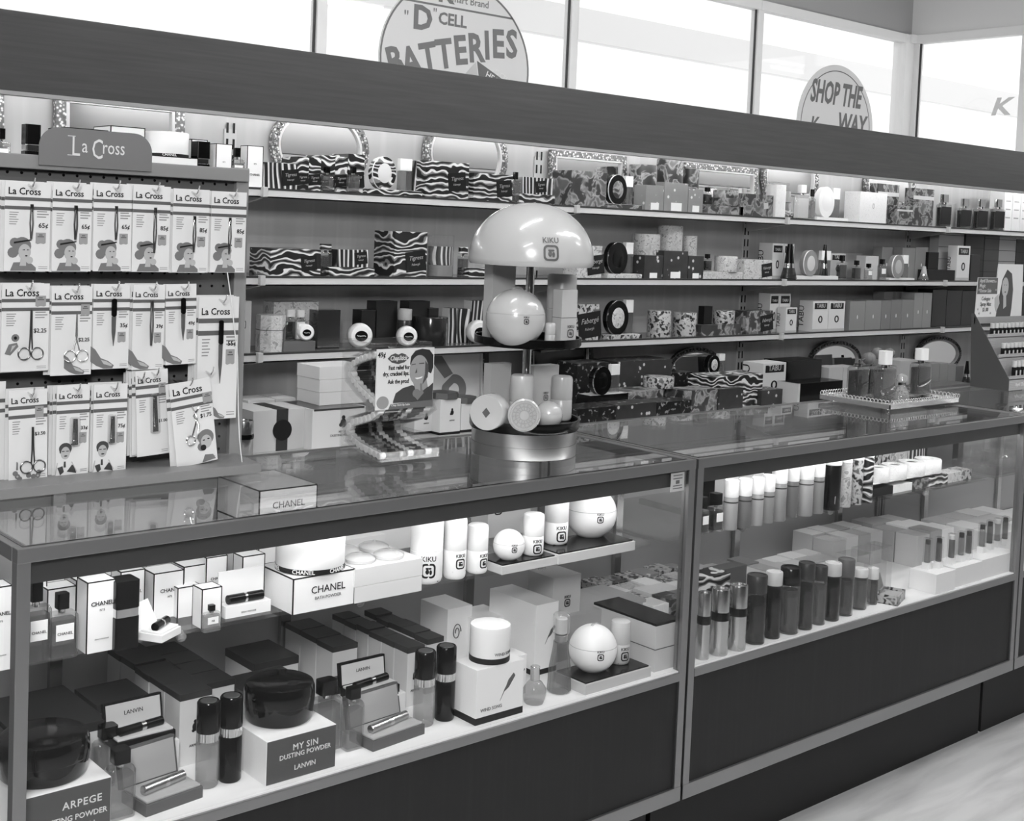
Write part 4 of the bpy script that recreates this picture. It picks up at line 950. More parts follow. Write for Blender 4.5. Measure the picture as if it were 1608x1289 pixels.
# tapering bottle, cut flacon
X, Yc, r, h = round_at(877, 1092, 37, 962, DZ)
t = thing('perfume_bottle', 'tall tapering fluted bottle with clear cap before the wind song carton', 'bottle', (X, Yc, DZ))
fl2 = lambda k, zz: [(k*r*(1+.05*(i % 2))*math.cos(2*PI*i/32), k*r*(1+.05*(i % 2))*math.sin(2*PI*i/32), zz) for i in range(32)]
bm = bmesh.new(); rr = [[bm.verts.new(p_) for p_ in fl2(k, zz*h)] for k, zz in ((.8, 0), (1, .03), (.92, .3), (.62, .58), (.6, .64))]
for a, b in zip(rr, rr[1:]):
    for i in range(32): bm.faces.new((a[i], a[(i+1) % 32], b[(i+1) % 32], b[i]))
bm.faces.new(rr[0][::-1]); bm.faces.new(rr[-1])
ob('body', finish(bm, 'b'), GL(.75, .03, .25, .5), t)
ob('collar', cyl(r*.55, h*.10, h*.62), G(.6, .3, .7), t); ob('cap', cyl(r*.72, h*.27, h*.72, .004), GL(.92, .02, .12, .9), t); ob('inner_cap', cyl(r*.5, h*.2, h*.73, .002), PALE, t)
X, Yc, r, h = round_at(838, 1110, 38, 1046, DZ)
t = thing('perfume_bottle', 'small round cut-glass flacon with silver cap beside the fluted bottle', 'bottle', (X, Yc, DZ))
ob('body', lathe([(0, 0), (r*.8, 0), (r*1.0, h*.2), (r*.98, h*.4), (r*.6, h*.58), (r*.3, h*.62), (0, h*.62)], 10), GL(.8, .05, .2, .7), t); ob('cap', cyl(r*.4, h*.38, h*.62), CHROME, t)
# ball jar tray etc.
t, zq = black_tray('low pale box with black top carrying the ball jar at the deck end', 919, 1092, 1022, 1076, DZ, .10)
X, Yc, r, h = round_at(929, 1066, 78, 988, zq); put(ball_jar('white ball jar in cellophane at the right end of the deck', r, WHITE, .28, ang=-.45), X+.006, Yc+.006, zq)
X, Yc, r, h = round_at(972, 1045, 32, 974, zq); put(roll_bottle('short pale bottle beside the ball jar at the deck end', r, h, PALE, True, -.2), X, Yc, zq)
o = case_box('grey flat carton behind the ball jar, carrying the flower-mark box', 895, 1068, 1012, 968, DZ, .15, LGREY, 'cosmetic_carton', 'box', dy=.10)
o.scale = (1, 1, 1)
zt = Za(895, 1010, .25)
Y = .22; X0, X1 = Xa(867, Y, .62), Xa(910, Y, .62)
put(carton_local('cosmetic_carton', 'pale square carton with square flower mark at the deck end', 'box', X1-X0, .085, Za(888, 905, Y)-DZ, PALE, extra=lambda t, w_, d, h: ob('printed_logo', flower_logo(.018), INK, t, (.002, -d/2-.0006, h*.62))), (X0+X1)/2, Y+.043, DZ)
# two-tier box with black lid
o = case_box('two-tier pale box at the right end of the deck with a black lid', 1027, 1056, 1066, 985, DZ, .20, PALE, 'cosmetic_carton', 'box', extra=lambda t, w_, d, h: (ob('tier_line', obox(-w_/2-.0005, w_/2+.0005, -d/2-.0005, d/2+.0005, h*.48, h*.50), DGREY, t), ob('black_lid', obox(-w_/2, w_/2, -d/2, d/2, h, h+.006, .001), BLACK, t)))
zt = DZ + .07
# ================================================================ middle showcase
# --- upper glass shelf
def can_at(label, x0, x1, yt, yb, body, cap=WHITE, cf=.36, z=SZ, **k):
    X, Yc, r, h = round_at((x0+x1)/2, yb, x1-x0, yt, z); return put(canister(label, r, h, body, cap, cf, **k), X, Yc, z)
TALC = [pattern('grey_frosted_%d' % i, 'noise', [(0, g-.05), (.5, g), (1, g+.05)], 30, .4, (1, 1, .2), .3, 2) for i, g in enumerate((.62, .42, .55, .52))]
for i, (x0, x1, yt, yb) in enumerate(((1134, 1157, 754, 833), (1156, 1178, 752, 830), (1176, 1197, 750, 826), (1194, 1214, 746, 822))):
    can_at('shorter white-capped frosted bottle on the middle showcase shelf, %s from the left' % ORD[i], x0, x1, yt, yb, TALC[(0, 1, 0, 2)[i]], cf=.34)
for i, (x0, x1, yt, yb) in enumerate(((1209, 1233, 733, 819), (1231, 1252, 731, 813), (1250, 1275, 728, 811), (1272, 1292, 724, 807))):
    can_at('taller white-capped frosted bottle on the middle showcase shelf, %s of its four' % ORD[i], x0, x1, yt, yb, TALC[(2, 1, 0, 3)[i]], cf=.30)
for i, (x0, x1, yt, yb, m_) in enumerate(((1289, 1318, 724, 802, BLACK), (1316, 1335, 721, 797, FLORAL_L), (1335, 1353, 717, 793, FLORAL_S), (1351, 1369, 712, 790, STRIPED))):
    can_at(('black printed talc canister with pale label', 'pale floral talc canister', 'dark spotted floral talc canister', 'flame-striped talc canister')[i] + ' with white cap on the middle showcase shelf', x0, x1, yt, yb, m_, cf=.07, rings=False, name='talc_canister', lab=G(.6) if i < 2 else None)
fbot('small dark cologne bottle with label band at the middle showcase shelf end, nearer the post', 1107, 839, 20, 782, SZ, .028, liq=LIQD, capg=BLACK, capw=.7, caph=.3)
fbot('small dark cologne bottle with label band beside the first white-capped bottle', 1129, 835, 22, 776, SZ, .028, liq=LIQD, capg=BLACK, capw=.7, caph=.3)
for i, (px, Y, h, g) in enumerate(((1112, .26, .085, BLACK), (1150, .30, .10, WHITE), (1190, .30, .10, WHITE), (1225, .30, .09, DGREY))):
    X = Xa(px, Y, SZ); put(carton_local('perfume_carton', '%s carton in the rear row behind the white-capped bottles, %s from the left' % (('black', 'white', 'white', 'grey')[i], ORD[i]), 'box', .045, .05, h, g), X, Y+.025, SZ)
for i, (x0, x1, yt, Y, m_) in enumerate(((1370, 1402, 765, .125, BLACKM), (1402, 1432, 760, .125, SPECK), (1432, 1458, 752, .125, FLORAL_D), (1458, 1488, 748, .125, STRIPED), (1488, 1510, 742, .125, FLORAL_L), (1510, 1525, 738, .125, FLORAL_S))):
    shelf_box('%s small carton at the shelf edge under the white round soaps' % ('black', 'speckled white', 'dark floral', 'flame-striped', 'pale floral', 'spotted')[i], x0, x1, yt, Y, SZ, .05, m_, 'soap_carton')
for i, (cx, wp, yt, yb, Y) in enumerate(((1378, 36, 742, 768, .150), (1403, 40, 735, 762, .152), (1430, 42, 729, 756, .154), (1456, 42, 724, 750, .156))):
    zz = SZ+.0365
    X = Xa(cx, Y, zz); r = msz(wp/2, Vector((X, Y, zz))); h = .040
    t = thing('round_talc_box', 'round white talc box with a dark well on the small cartons, %s from the left' % ORD[i], 'round box', (X, Y, zz))
    ob('box', lathe([(0, 0), (r*.97, 0), (r, .002), (r, h-.004), (r*.95, h), (r*.45, h), (r*.40, h-.004), (0, h-.004)]), SPECK, t)
    if i < 3: ob('well', cyl(r*.42, .002, h-.0045), DARK, t)
bt = thing('card_tray', 'flat cream card under the white round talc boxes on the cartons', 'card', (0, 0, 0))
xa, xb = Xa(1368, .128, SZ+.036), Xa(1478, .128, SZ+.036)
ob('card', obox(xa, xb, .127, .215, SZ+.0345, SZ+.0362), CREAM, bt)
for i, (x0, x1, yt, Y, d, m_) in enumerate(((1368, 1396, 712, .30, .06, FLORAL_S), (1396, 1424, 708, .30, .06, FLORAL_L), (1424, 1452, 704, .30, .06, STRIPEV), (1455, 1495, 690, .33, .06, DGREY), (1495, 1512, 690, .35, .05, BLACKM))):
    shelf_box('%s gift box at the rear behind the round talc boxes' % ('spotted floral', 'pale floral', 'upright striped', 'wide grey', 'narrow black')[i], x0, x1, yt, Y, SZ, d, m_, 'gift_box')
# --- deck
for i, (x0, x1, yt, yb) in enumerate(((1091, 1113, 931, 1037), (1113, 1142, 925, 1031), (1141, 1170, 919, 1023))):
    X, Yc, r, h = round_at((x0+x1)/2, yb, x1-x0, yt, DZ)
    put(metal_can('brushed metal cologne can with dark waist, %s from the showcase post' % ORD[i], r, h), X, Yc, DZ)
BG = lambda g, d_=.5: GL(.55 if g < .4 else .8, .03, d_*.6, g, 1.2)
for i, (x0, x1, yt, yb, g, cap, cf) in enumerate(((1168, 1200, 903, 1013, .30, DARK, .26), (1198, 1224, 898, 1004, .12, PALE, .20), (1221, 1253, 891, 997, .45, BLACK, .26), (1249, 1275, 884, 990, .35, DARK, .24), (1272, 1295, 889, 982, .5, DARK, .24), (1291, 1317, 884, 976, .14, PALE, .22), (1312, 1338, 878, 968, .42, DGREY, .30), (1336, 1360, 893, 958, .5, CREAM, .2), (1359, 1377, 892, 950, .42, CREAM, .3))):
    lb = '%s cologne bottle with %s cap in the front row, %s after the metal cans' % (('dark glass', 'grey glass')[g > .33], ('pale', 'dark')[cap in (DARK, BLACK, DGREY)], ORD[i])
    X, Yc, r, h = round_at((x0+x1)/2, yb, x1-x0, yt, DZ)
    t = put(canister(lb, r, h, BG(g, .75 if g < .2 else .35), cap, cf, rings=False), X, Yc, DZ)
    ob('perfume', cyl(r*.84, h*(1-cf)*.86, .004), GL(.5, .1, .6, g*.9, .3), t)
for i, (x0, x1, yt, yb) in enumerate(((1337, 1366, 876, 959), (1364, 1392, 868, 948), (1388, 1403, 862, 942))):
    X0, Y0 = fl(x0, yb, DZ); w_ = Xa(x1, Y0, DZ)-X0; h = Za(x0, yt, Y0)-DZ
    o = thing('clear_gift_box', 'clear plastic gift box round a grey cologne bottle, %s from the metal cans' % ORD[i], 'box', (X0+w_/2, Y0+.03+.005*i, DZ))
    ob('clear_case', bx(w_, .06, h), GL(.97, .01, .04, .8), o)
# open small printed box
X, Y = fl(1410, 948, DZ)
o = thing('soap_slide_box', 'small open printed box leaning before the white tester boxes', 'gift box', (X+.01, Y+.03, DZ), .35)
o.rotation_euler = (0, 0, .35)
ob('drawer', boxes([(-.045, .045, -.03, .03, 0, .003), (-.045, .045, -.03, -.027, 0, .026), (-.045, .045, .027, .03, 0, .026), (-.045, -.042, -.03, .03, 0, .026), (.042, .045, -.03, .03, 0, .026)]), FLORAL_S, o)
ob('drawer_lining', obox(-.041, .041, -.026, .026, .016, .018), LGREY, o)
ob('back_flap', xf(obox(-.045, .045, 0, .002, 0, .04), (0, .03, .024), (-.3, 0, 0)), MID, o)
# white tester boxes with small bottles
k = 0
for i, (xl, ybl, xr, ytl) in enumerate(((1469, 934, 1499, 903), (1499, 923, 1541, 893), (1541, 910, 1593, 880))):
    o = case_box('white tester box with small bottles standing in it, %s from the open printed box' % ORD[i], xl, ybl, xr, ytl, DZ, .085, WHITE, 'tester_box', 'box')
    zt = Za(xl, ytl, o.location.y-.0425); w_ = o.dimensions.x; 
    nb = (2, 3, 4)[i]
    for j, (bp, by_, ty_) in enumerate((((1455, 893, 842), (1473, 891, 840)), ((1493, 885, 836), (1508, 881, 832), (1520, 878, 833)), ((1541, 867, 826), (1553, 862, 822), (1565, 858, 820), (1577, 855, 818)))[i]):
        hh = .085; r = .0095
        bX, bY = fl(bp, by_, zt); bY = min(max(bY, o.location.y-.030), o.location.y+.030); bX = Xa(bp, bY, zt)
        b = thing('sample_bottle', 'small capped sample bottle in white sleeve, %s on the %s tester box' % (ORD[j], ORD[i]), 'bottle', (bX, bY, zt), 0)
        ob('sleeve', obox(-r*1.05, r*1.05, -r*1.05, r*1.05, 0, hh*.22), WHITE, b)
        ob('bottle', cyl(r*.9, hh*.62, hh*.22), BG((.45, .3, .4, .2)[(i+j) % 4], .45), b)
        ob('cap', cyl(r*.8, hh*.16, hh*.84), (DARK, BLACK, CREAM, BLACK)[(i*2+j) % 4], b)
        ob('clear_tube', obox(-r, r, -r, r, hh*.22, hh*1.05), GL(.97, .02, .03, .9), b)
# rows of cartons behind
def row_lot(fmt, X0, Y0, nx, ny, w_, d, h, mats, seed, z=DZ):
    R_ = random.Random(seed)
    for j in range(ny):
        for i in range(nx):
            mi = R_.randrange(len(mats)); hh = h*R_.uniform(.9, 1.0)
            nm, mt = mats[mi]
            o = ob('gift_carton', bx(w_-.0035, d-.0035, hh, 0, .0012), mt); tag(o, fmt % (nm, ORD[j], ORD[i]), 'box')
            put(o, X0+w_*(i+.5), Y0+d*(j+.5), z)
fm = [('pale floral', FLORAL_L), ('spotted floral', FLORAL_S), ('dark floral', FLORAL_D), ('cream', CREAM), ('white speckled', SPECK), ('sprigged', MONO_L)]
row_lot('%s carton in the block behind the tall bottles, %s row, %s from left', .06, .165, 6, 4, .058, .064, .10, fm, 5)
o = shelf_box('flame-striped low box behind the metal cans', 1096, 1142, 905, .09, DZ, .06, STRIPED, 'gift_box')
o = shelf_box('plain dark carton behind the third metal can', 1118, 1168, 893, .125, DZ, .04, DGREY, 'gift_box')
row_lot('%s clear-wrapped carton behind the tall bottles, %s row, %s from left', .43, .17, 4, 3, .058, .075, .085, [('grey', MID), ('light grey', LGREY), ('pale', PALE)], 9)
row_lot('%s carton in the low block behind the tester boxes, %s row, %s from left', .69, .145, 4, 4, .070, .062, .066, [('white', WHITE), ('cream', CREAM), ('off-white', PALE)], 11)
row_lot('%s carton at the rear of the middle showcase, %s row, %s from left', .98, .30, 4, 2, .065, .075, .105, [('grey', LGREY), ('pale', PALE), ('cream', CREAM)], 12)
row_lot('%s tall carton at the middle showcase far end, %s row, %s from left', 1.27, .20, 3, 3, .07, .08, .105, [('white', WHITE), ('pale', PALE), ('grey', LGREY)], 13)
# third showcase: clear jars on its glass shelf
for i, (x, y, r, h, lb) in enumerate(((1.64, .25, .04, .14, 'tall dark-topped glass jar in the cut-off showcase'), (1.72, .17, .07, .05, 'wide clear glass bowl in the cut-off showcase'), (1.86, .24, .06, .16, 'clear glass canister in the cut-off showcase'), (2.02, .2, .05, .12, 'small clear glass canister at the far end of the cut-off showcase'))):
    t = thing('glass_jar', lb, 'jar', (x, y, SZ))
    ob('jar', lathe([(0, 0), (r*.9, 0), (r, .006), (r, h-.01), (r*.96, h), (r*.9, h), (r*.93, h-.01), (r*.93, .012), (0, .010)]), GL(.92, .0, .05, .9), t)
    if i != 1: ob('lid', cyl(r*.8, .03, h-.004, .004), DARK if i == 0 else CHROME, t)
row_lot('%s carton on the deck of the cut-off showcase, %s row, %s from left', 1.56, .10, 4, 3, .10, .09, .09, [('white', WHITE), ('pale', PALE), ('cream', CREAM)], 14)
# ================================================================ wall shelf goods
Z1, Z2, Z3 = SHZ
YF = SY+.012
# ---- mirrors on the top shelf and the back counter
ORN = pattern('ornate_gilt', 'voronoi', [(0, .92), (.3, .85), (.45, .45), (1, .30)], 110, .35)
ORND = pattern('ornate_dark', 'voronoi', [(0, .5), (.3, .40), (.45, .16), (1, .10)], 110, .35)
def mirror_oval(label, x, y, z, rx, rz_, fw=.032, orn=ORN, tilt=-.06, inner=None):
    t = thing('wall_mirror', label, 'mirror', (x, y, z)); t.rotation_euler = (tilt, 0, 0)
    o = circ(rx, 64, 0, rz_, ry=rz_); i = circ(rx-fw, 64, 0, rz_, ry=rz_-fw); i2 = circ(rx-fw*.75, 64, 0, rz_, ry=rz_-fw*.75)
    bm = bmesh.new(); bm_ring(bm, o, i2, -.012, .004)
    ob('frame', finish(bm, 'f'), orn, t)
    ob('frame_beads', tubes([[(rx*math.cos(a+da)*(1-.35*fw/rx), -.013, rz_+rz_*math.sin(a+da)*(1-.35*fw/rz_)) for da in (-.035, 0, .035)] for a in [2*PI*k/46 for k in range(46)]], fw*.2, 5), orn, t)
    ob('inner_rim', ring(i2, i, -.010, .002), inner or G(.8, .3), t)
    ob('mirror_glass', prism(i, -.002, .002), MIRROR, t); return t
def mirror_rect(label, x0, x1, z, h, Y, fw, orn=ORN, tilt=-.05, face=None):
    X0, X1 = Xa(x0, Y, z), Xa(x1, Y, z); w_ = X1-X0
    t = thing('wall_mirror', label, 'mirror', ((X0+X1)/2, Y, z)); t.rotation_euler = (tilt, 0, 0)
    ob('frame', boxes([(-w_/2, -w_/2+fw, -.014, .006, 0, h), (w_/2-fw, w_/2, -.014, .006, 0, h), (-w_/2+fw, w_/2-fw, -.014, .006, 0, fw), (-w_/2+fw, w_/2-fw, -.014, .006, h-fw, h)], .003), orn, t)
    ob('inner_rim', boxes([(-w_/2+fw, -w_/2+fw*1.3, -.012, .004, fw, h-fw), (w_/2-fw*1.3, w_/2-fw, -.012, .004, fw, h-fw), (-w_/2+fw, w_/2-fw, -.012, .004, fw, fw*1.3), (-w_/2+fw, w_/2-fw, -.012, .004, h-fw*1.3, h-fw)]), G(.8, .3), t)
    ob('mirror_glass', obox(-w_/2+fw, w_/2-fw, -.003, .003, fw, h-fw), face or MIRROR, t); return t
YM = 1.515
def mo(label, x0, x1, z, k=1.0, **kw):
    X0, X1 = Xa(x0, YM, z+.1), Xa(x1, YM, z+.1); return mirror_oval(label, (X0+X1)/2, YM, z, (X1-X0)/2, (X1-X0)/2*k, **kw)
mirror_rect('rectangular mirror with ornate pale frame above the card display', 84, 287, Z1, .24, YM, .030)
mirror_rect('ornate framed mirror cut off by the left edge of the photograph', -150, 4, Z1, .24, YM, .030)
mo('oval ornate mirror behind the flame-striped cartons', 425, 578, Z1-.0, .78)
mo('round ornate mirror behind the large flame-striped box', 666, 796, Z1, .85)
mirror_rect('rectangular ornate mirror behind the dark floral box', 862, 980, Z1, .20, YM, .022)
mirror_rect('rectangular ornate mirror left of the slotted standard, behind the stacked drums', 1072, 1186, Z1, .20, YM, .022)
mo('round ornate mirror behind the clear gift boxes', 1197, 1284, Z1, .9)
mo('round ornate mirror behind the tall dark printed boxes', 1358, 1436, Z1, .85)
# ---- top shelf, white goods behind the card display
def sfb(label, cx, wpx, yt, Y, z, d, **kw):
    X = Xa(cx, Y, z); w_ = msz(wpx, Vector((X, Y, z)))/.85; h = Za(cx, yt, Y)-z
    return put(flat_bottle(label, w_, d, h, **kw), X, Y+d/2, z)
def ssp(label, cx, wpx, yt, Y):
    X = Xa(cx, Y, Z1); h = Za(cx, yt, Y)-Z1; r = msz(wpx/2, Vector((X, Y, Z1)))*.85
    return put(spray(label, r, h, square=True, cf=.40, bf=.13), X, Y+r, Z1)
sfb('small labelled cologne bottle at the left edge of the top shelf', 4, 22, 201, 1.40, Z1, .03, liq=LIQP)
ssp('square black spray bottle left of the rounded header sign', 52, 28, 195, 1.39)
TR = dict(trim=.002)
shelf_box('white carton behind the header sign, left one', 100, 168, 202, 1.37, Z1, .11, WHITE, 'perfume_carton', **TR)
shelf_box('white carton behind the header sign, right one', 172, 226, 199, 1.38, Z1, .11, WHITE, 'perfume_carton', **TR)
o = shelf_box('wide white lettered carton right of the header sign', 236, 310, 246, 1.345, Z1, .12, WHITE, 'perfume_carton', texts=[('CHANEL', .018, .0, .45, INK)], **TR)
drum_s('round white powder drum with dark ribbon on the wide white carton', 261, 68, 208, 1.405, Za(270, 246, 1.345)+.0008, WHITE, lidh=.6, band=(0, .12, BLACKM), letters=[('CHANEL', .010, -.3, .02, WHITE)])
shelf_box('narrow white carton behind the square black spray', 299, 324, 219, 1.42, Z1, .04, WHITE, 'perfume_carton', **TR)
ssp('square black spray bottle beside the round drum carton', 319, 27, 222, 1.355)
for lb, x0, x1, yt in (('white lettered carton between the black spray and the clear bottle', 338, 363, 226), ('white lettered carton right of the clear bottle, beside the striped box', 387, 412, 229)):
    shelf_box(lb, x0, x1, yt, YF, Z1, .04, WHITE, 'perfume_carton', trim=.0016, texts=[('CHANEL', .0085, .0, .28, INK), ('N°5', .005, 0, .55, DGREY)])
sfb('labelled cologne bottle with black cap between two white cartons', 374, 20, 232, YF, Z1, .025, liq=LIQP)
# ---- top shelf, flame-striped range
shelf_box('short flame-striped box with upright stripes, left of the striped carton row', 414, 466, 256, YF, Z1, .09, STRIPEV, 'gift_box', extra=lab(.3, .4, .62))
for i, (x0, x1, yt) in enumerate(((466, 484, 246), (484.5, 503, 247), (503.5, 525, 244), (525.5, 545, 246), (545.5, 571, 242))):
    shelf_box('tall flame-striped carton on the top shelf, %s of the five in a row' % ORD[i], x0, x1, yt, YF+.004+(i > 1)*.022, Z1, .09, STRIPED, 'gift_carton', extra=lab(.0, .3, .8))
sfb('clear ribbed spray bottle before the third striped carton', 515, 18, 262, YF, Z1, .018, liq=LIQP, lab=False)
sfb('clear ribbed spray bottle before the fifth striped carton', 556, 18, 262, YF, Z1, .018, liq=LIQP, lab=False)
def cmp_(label, x0, x1, Y, z, td, th, tm, cpx, yt, mt, drum=None, glossy=None):
    X0, X1 = Xa(x0, Y, z), Xa(x1, Y, z); w_ = X1-X0
    r = (Za(cpx, yt, Y+td/2)-z-th)/2
    return put(compact(label, r, mt, w_, td, th, tm, drum=drum, glossy=glossy), (X0+X1)/2, Y+td/2, z)
cmp_('striped tray with a pale round compact stood on edge and a white-capped bottle', 577, 663, YF, Z1, .07, .016, STRIPED, 610, 247, G(.85, .2), STRIPED, WHITE)
shelf_box('narrow upright-striped carton between the compact tray and the large striped box', 648, 667, 253, YF+.05, Z1, .04, STRIPEV, 'gift_box')
shelf_box('large flame-striped box with dark script label under the round mirror', 667.5, 735, 254, YF, Z1, .07, STRIPED, 'gift_box', extra=lab(.22, .42, .5))
shelf_box('lower flame-striped box with dark script label near the mushroom display', 743, 804, 273, YF, Z1, .08, STRIPED, 'gift_box', extra=lab(.28, .42, .6))
t = shelf_box('flat striped tray at the end of the striped range on the top shelf', 815, 871, 305, YF, Z1, .07, STRIPED, 'gift_tray')
zt = Za(843, 305, YF)
shelf_box('upright-striped box with script label standing on the flat striped tray', 820, 868, 279, YF+.008, zt+.0006, .05, STRIPEV, 'gift_box', extra=lab(.1, .4, .7))
sfb('small bottle with striped cap beside the flat striped tray', 811, 14, 270, YF, Z1, .02, liq=LIQP, lab=False)
# ---- top shelf, floral ranges
shelf_box('large dark floral box with script label at the second bay start', 896, 951, 269, YF, Z1, .10, FLORAL_D, 'gift_box', extra=lambda t, w_, d, h: ob('printed_script', text('Fabergé', .011, 0, .3), G(.75), t, (w_*.2, -d/2-.0008, h*.3)))
cmp_('dark floral tray with an oval dark compact on edge under the rectangular mirror', 954, 1008, YF, Z1, .07, .014, FLORAL_D, 969, 275, FLORAL_D, BLACK, WHITE)
drum_s('dark floral drum left in the stack of three drums, top shelf', 1007, 44, 259, 1.43, Z1, FLORAL_D)
drum_s('tallest floral drum with white label in the stack, top shelf', 1049, 42, 250, 1.44, Z1, FLORAL_D)
drum_s('small dark floral drum right in the stack, top shelf', 1082, 26, 265, 1.43, Z1, FLORAL_D)
for i, (x0, x1, yt) in enumerate(((1013, 1041, 291), (1042, 1079, 287), (1080, 1103, 297))):
    shelf_box('grey sprigged carton with white ticket on the top shelf, %s of three' % ORD[i], x0, x1, yt, YF, Z1, .06, MONO_L, 'gift_carton', extra=lambda t, w_, d, h: ob('ticket', obox(-w_*.2, w_*.25, -d/2-.0008, -d/2, .002, h*.3), WHITE, t))
cmp_t = shelf_box('flat dark tray holding a floral tin on the top shelf', 1112, 1167, 323, YF, Z1, .07, FLORAL_D, 'gift_tray')
zt = Za(1140, 323, YF)
drum_s('floral tin with white label on the flat dark tray', 1139, 40, 299, YF+.04, zt+.0005, FLORAL_D)
sfb('small dark bottle beside the tin on the flat dark tray', 1113, 15, 294, YF+.055, zt+.0005, .02, liq=LIQD, lab=False)
shelf_box('dark floral box with pale label at the end of the second bay', 1162, 1213, 305, YF, Z1, .06, FLORAL_D, 'gift_box', extra=lambda t, w_, d, h: ob('printed_label', xf(obox(-.014, .014, -.0007, 0, -.012, .012), (w_*.28, -d/2, h*.5), (0, -.12, 0)), G(.75), t))
# ---- top shelf, white range
def whitepack(label, x0, x1, yt, Y, z):
    cx, w_, h = place_front(x0, x1, yt, Y, z)
    t = put(clear_box(label, w_, .05, h, lambda t, w_, d, h: ob('soap_roll', cyl(w_*.38, h*.92, .001), SPECK, t)), cx, Y+.025, z)
whitepack('clear gift box round a white speckled cylinder', 1212, 1237, 286, YF, Z1)
sfb('white figure-shaped bottle in the white range', 1262, 26, 290, YF, Z1, .03, liq=WHITE, capg=WHITE, lab=False, shoulder=.3)
sfb('small clear bottle beside the white figure-shaped bottle', 1276, 11, 297, YF+.01, Z1, .015, liq=LIQP, lab=False)
cmp_('pale tray with a white round compact on edge and a clear bottle', 1283, 1332, YF, Z1, .07, .012, SPECK, 1299, 294, WHITE, WHITE, WHITE)
shelf_box('white speckled box with a small printed urn', 1349, 1391, 302, YF, Z1, .08, SPECK, 'gift_box', extra=lambda t, w_, d, h: ob('printed_urn', ring(circ(.006, 20, 0, h*.55, ry=.012), circ(.0048, 20, 0, h*.55, ry=.0108), -d/2-.0006, -d/2), MID, t))
for lb, x0, x1, yt, Y in (('tall dark abstract-printed box with pale band under the round mirror', 1376, 1409, 289, YF+.05), ('short dark abstract-printed box between two tall ones', 1408, 1432, 323, YF), ('tall dark abstract-printed box with pale band right of the round mirror', 1432, 1464, 296, YF)):
    shelf_box(lb, x0, x1, yt, Y, Z1, .045, FLORAL_D, 'gift_carton', extra=lambda t, w_, d, h: ob('pale_band', obox(-w_/2, w_/2, -d/2-.0007, -d/2, h*.70, h*.80), G(.8), t))
for i, (x0, x1, yt) in enumerate(((1470, 1489, 305), (1502, 1521, 312), (1528, 1547, 313), (1555, 1573, 313))):
    X = Xa((x0+x1)/2, YF+.018, Z1); h = Za((x0+x1)/2, yt, YF+.018)-Z1; w_ = Xa(x1, YF, Z1)-Xa(x0, YF, Z1)
    t = put(flat_bottle('dark cologne bottle with silver cap on the top shelf, %s of four' % ORD[i], w_, .025, h, CHROME, LIQD, lab=False, capw=.5, caph=.25), X, YF+.014, Z1)
    ob('label', obox(-w_*.4, w_*.4, -.0135, -.013, h*.08, h*.62), BLACKM, t)
    shelf_box('grey carton behind the dark cologne bottle, %s of four' % ORD[i], x0+14, x0+30, yt+14, YF+.045, Z1, .04, LGREY, 'gift_carton')
for i in range(5):
    shelf_box('tall white carton with fine printing at the right end of the top shelf, %s' % ORD[i], 1575+i*13, 1587+i*13, 297+i*1.5, YF+.003, Z1, .08, WHITE, 'gift_carton', extra=lambda t, w_, d, h: ob('fine_print', boxes([(-w_*.3, w_*.3, -d/2-.0006, -d/2, h*z_, h*(z_+.03)) for z_ in (.3, .5, .7)]), LGREY, t))
# ---- middle shelf
shelf_box('long flame-striped box with script label at the middle shelf start', 424, 503, 391, YF, Z2, .12, STRIPED, 'gift_box', extra=lab(.26, .42, .55))
shelf_box('flame-striped low tray on the middle shelf, left of the big striped box', 516, 588, 420, YF, Z2, .06, STRIPED, 'gift_tray')
zt = Za(552, 420, YF)
shelf_box('clear-wrapped upright-striped box standing on the low tray', 528, 578, 392, YF+.01, zt+.0006, .045, STRIPEV, 'gift_box', extra=lab(.26, .45, .7))
sfb('grey bottle with striped cap beside the low striped tray', 513, 18, 383, YF+.015, Z2, .022, capg=STRIPED, capw=.9, caph=.2, lab=False)
shelf_box('big tall flame-striped box in the middle of its shelf', 618, 669, 364, YF, Z2, .11, STRIPED, 'gift_box', extra=lab(.16, .3, .5))
X, Yc, r, h = round_at(690, 0, 42, 369, Z2, YF+.03)
t = thing('clear_drum', 'clear plastic cylinder round a striped tin beside the big striped box', 'round box', (X, Yc, Z2))
ob('clear_case', cyl(r, h, 0, .001), ACRYL, t); ob('tin', cyl(r*.92, h*.45, h*.28), STRIPEV, t); ob('base', cyl(r*.93, h*.27, .001), MID, t)
shelf_box('flame-striped tray cut off by the mushroom display, middle shelf', 736, 790, 421, YF, Z2, .06, STRIPED, 'gift_tray')
sfb('bottle with striped cap left of the mushroom display, middle shelf', 729, 15, 388, YF+.02, Z2, .02, capg=STRIPED, capw=.9, lab=False)
shelf_box('pale floral box with script label just right of the mushroom display', 905, 944, 386, YF, Z2, .07, FLORAL_L, 'gift_box', extra=lab(.25, .35, .6))
cmp_('pale floral tray with a glossy dark oval compact on edge, middle shelf', 954, 1008, YF, Z2, .07, .014, FLORAL_L, 967, 380, BLACK, BLACK, CHROME)
for lb, cx, wp, yt, Y in (('left pale floral drum in the stack of three, middle shelf', 1012, 44, 367, 1.44), ('tallest pale floral drum in the stack, middle shelf', 1049, 40, 354, 1.45), ('right small pale floral drum in the stack, middle shelf', 1080, 24, 370, 1.44)):
    drum_s(lb, cx, wp, yt, Y, Z2, FLORAL_L)
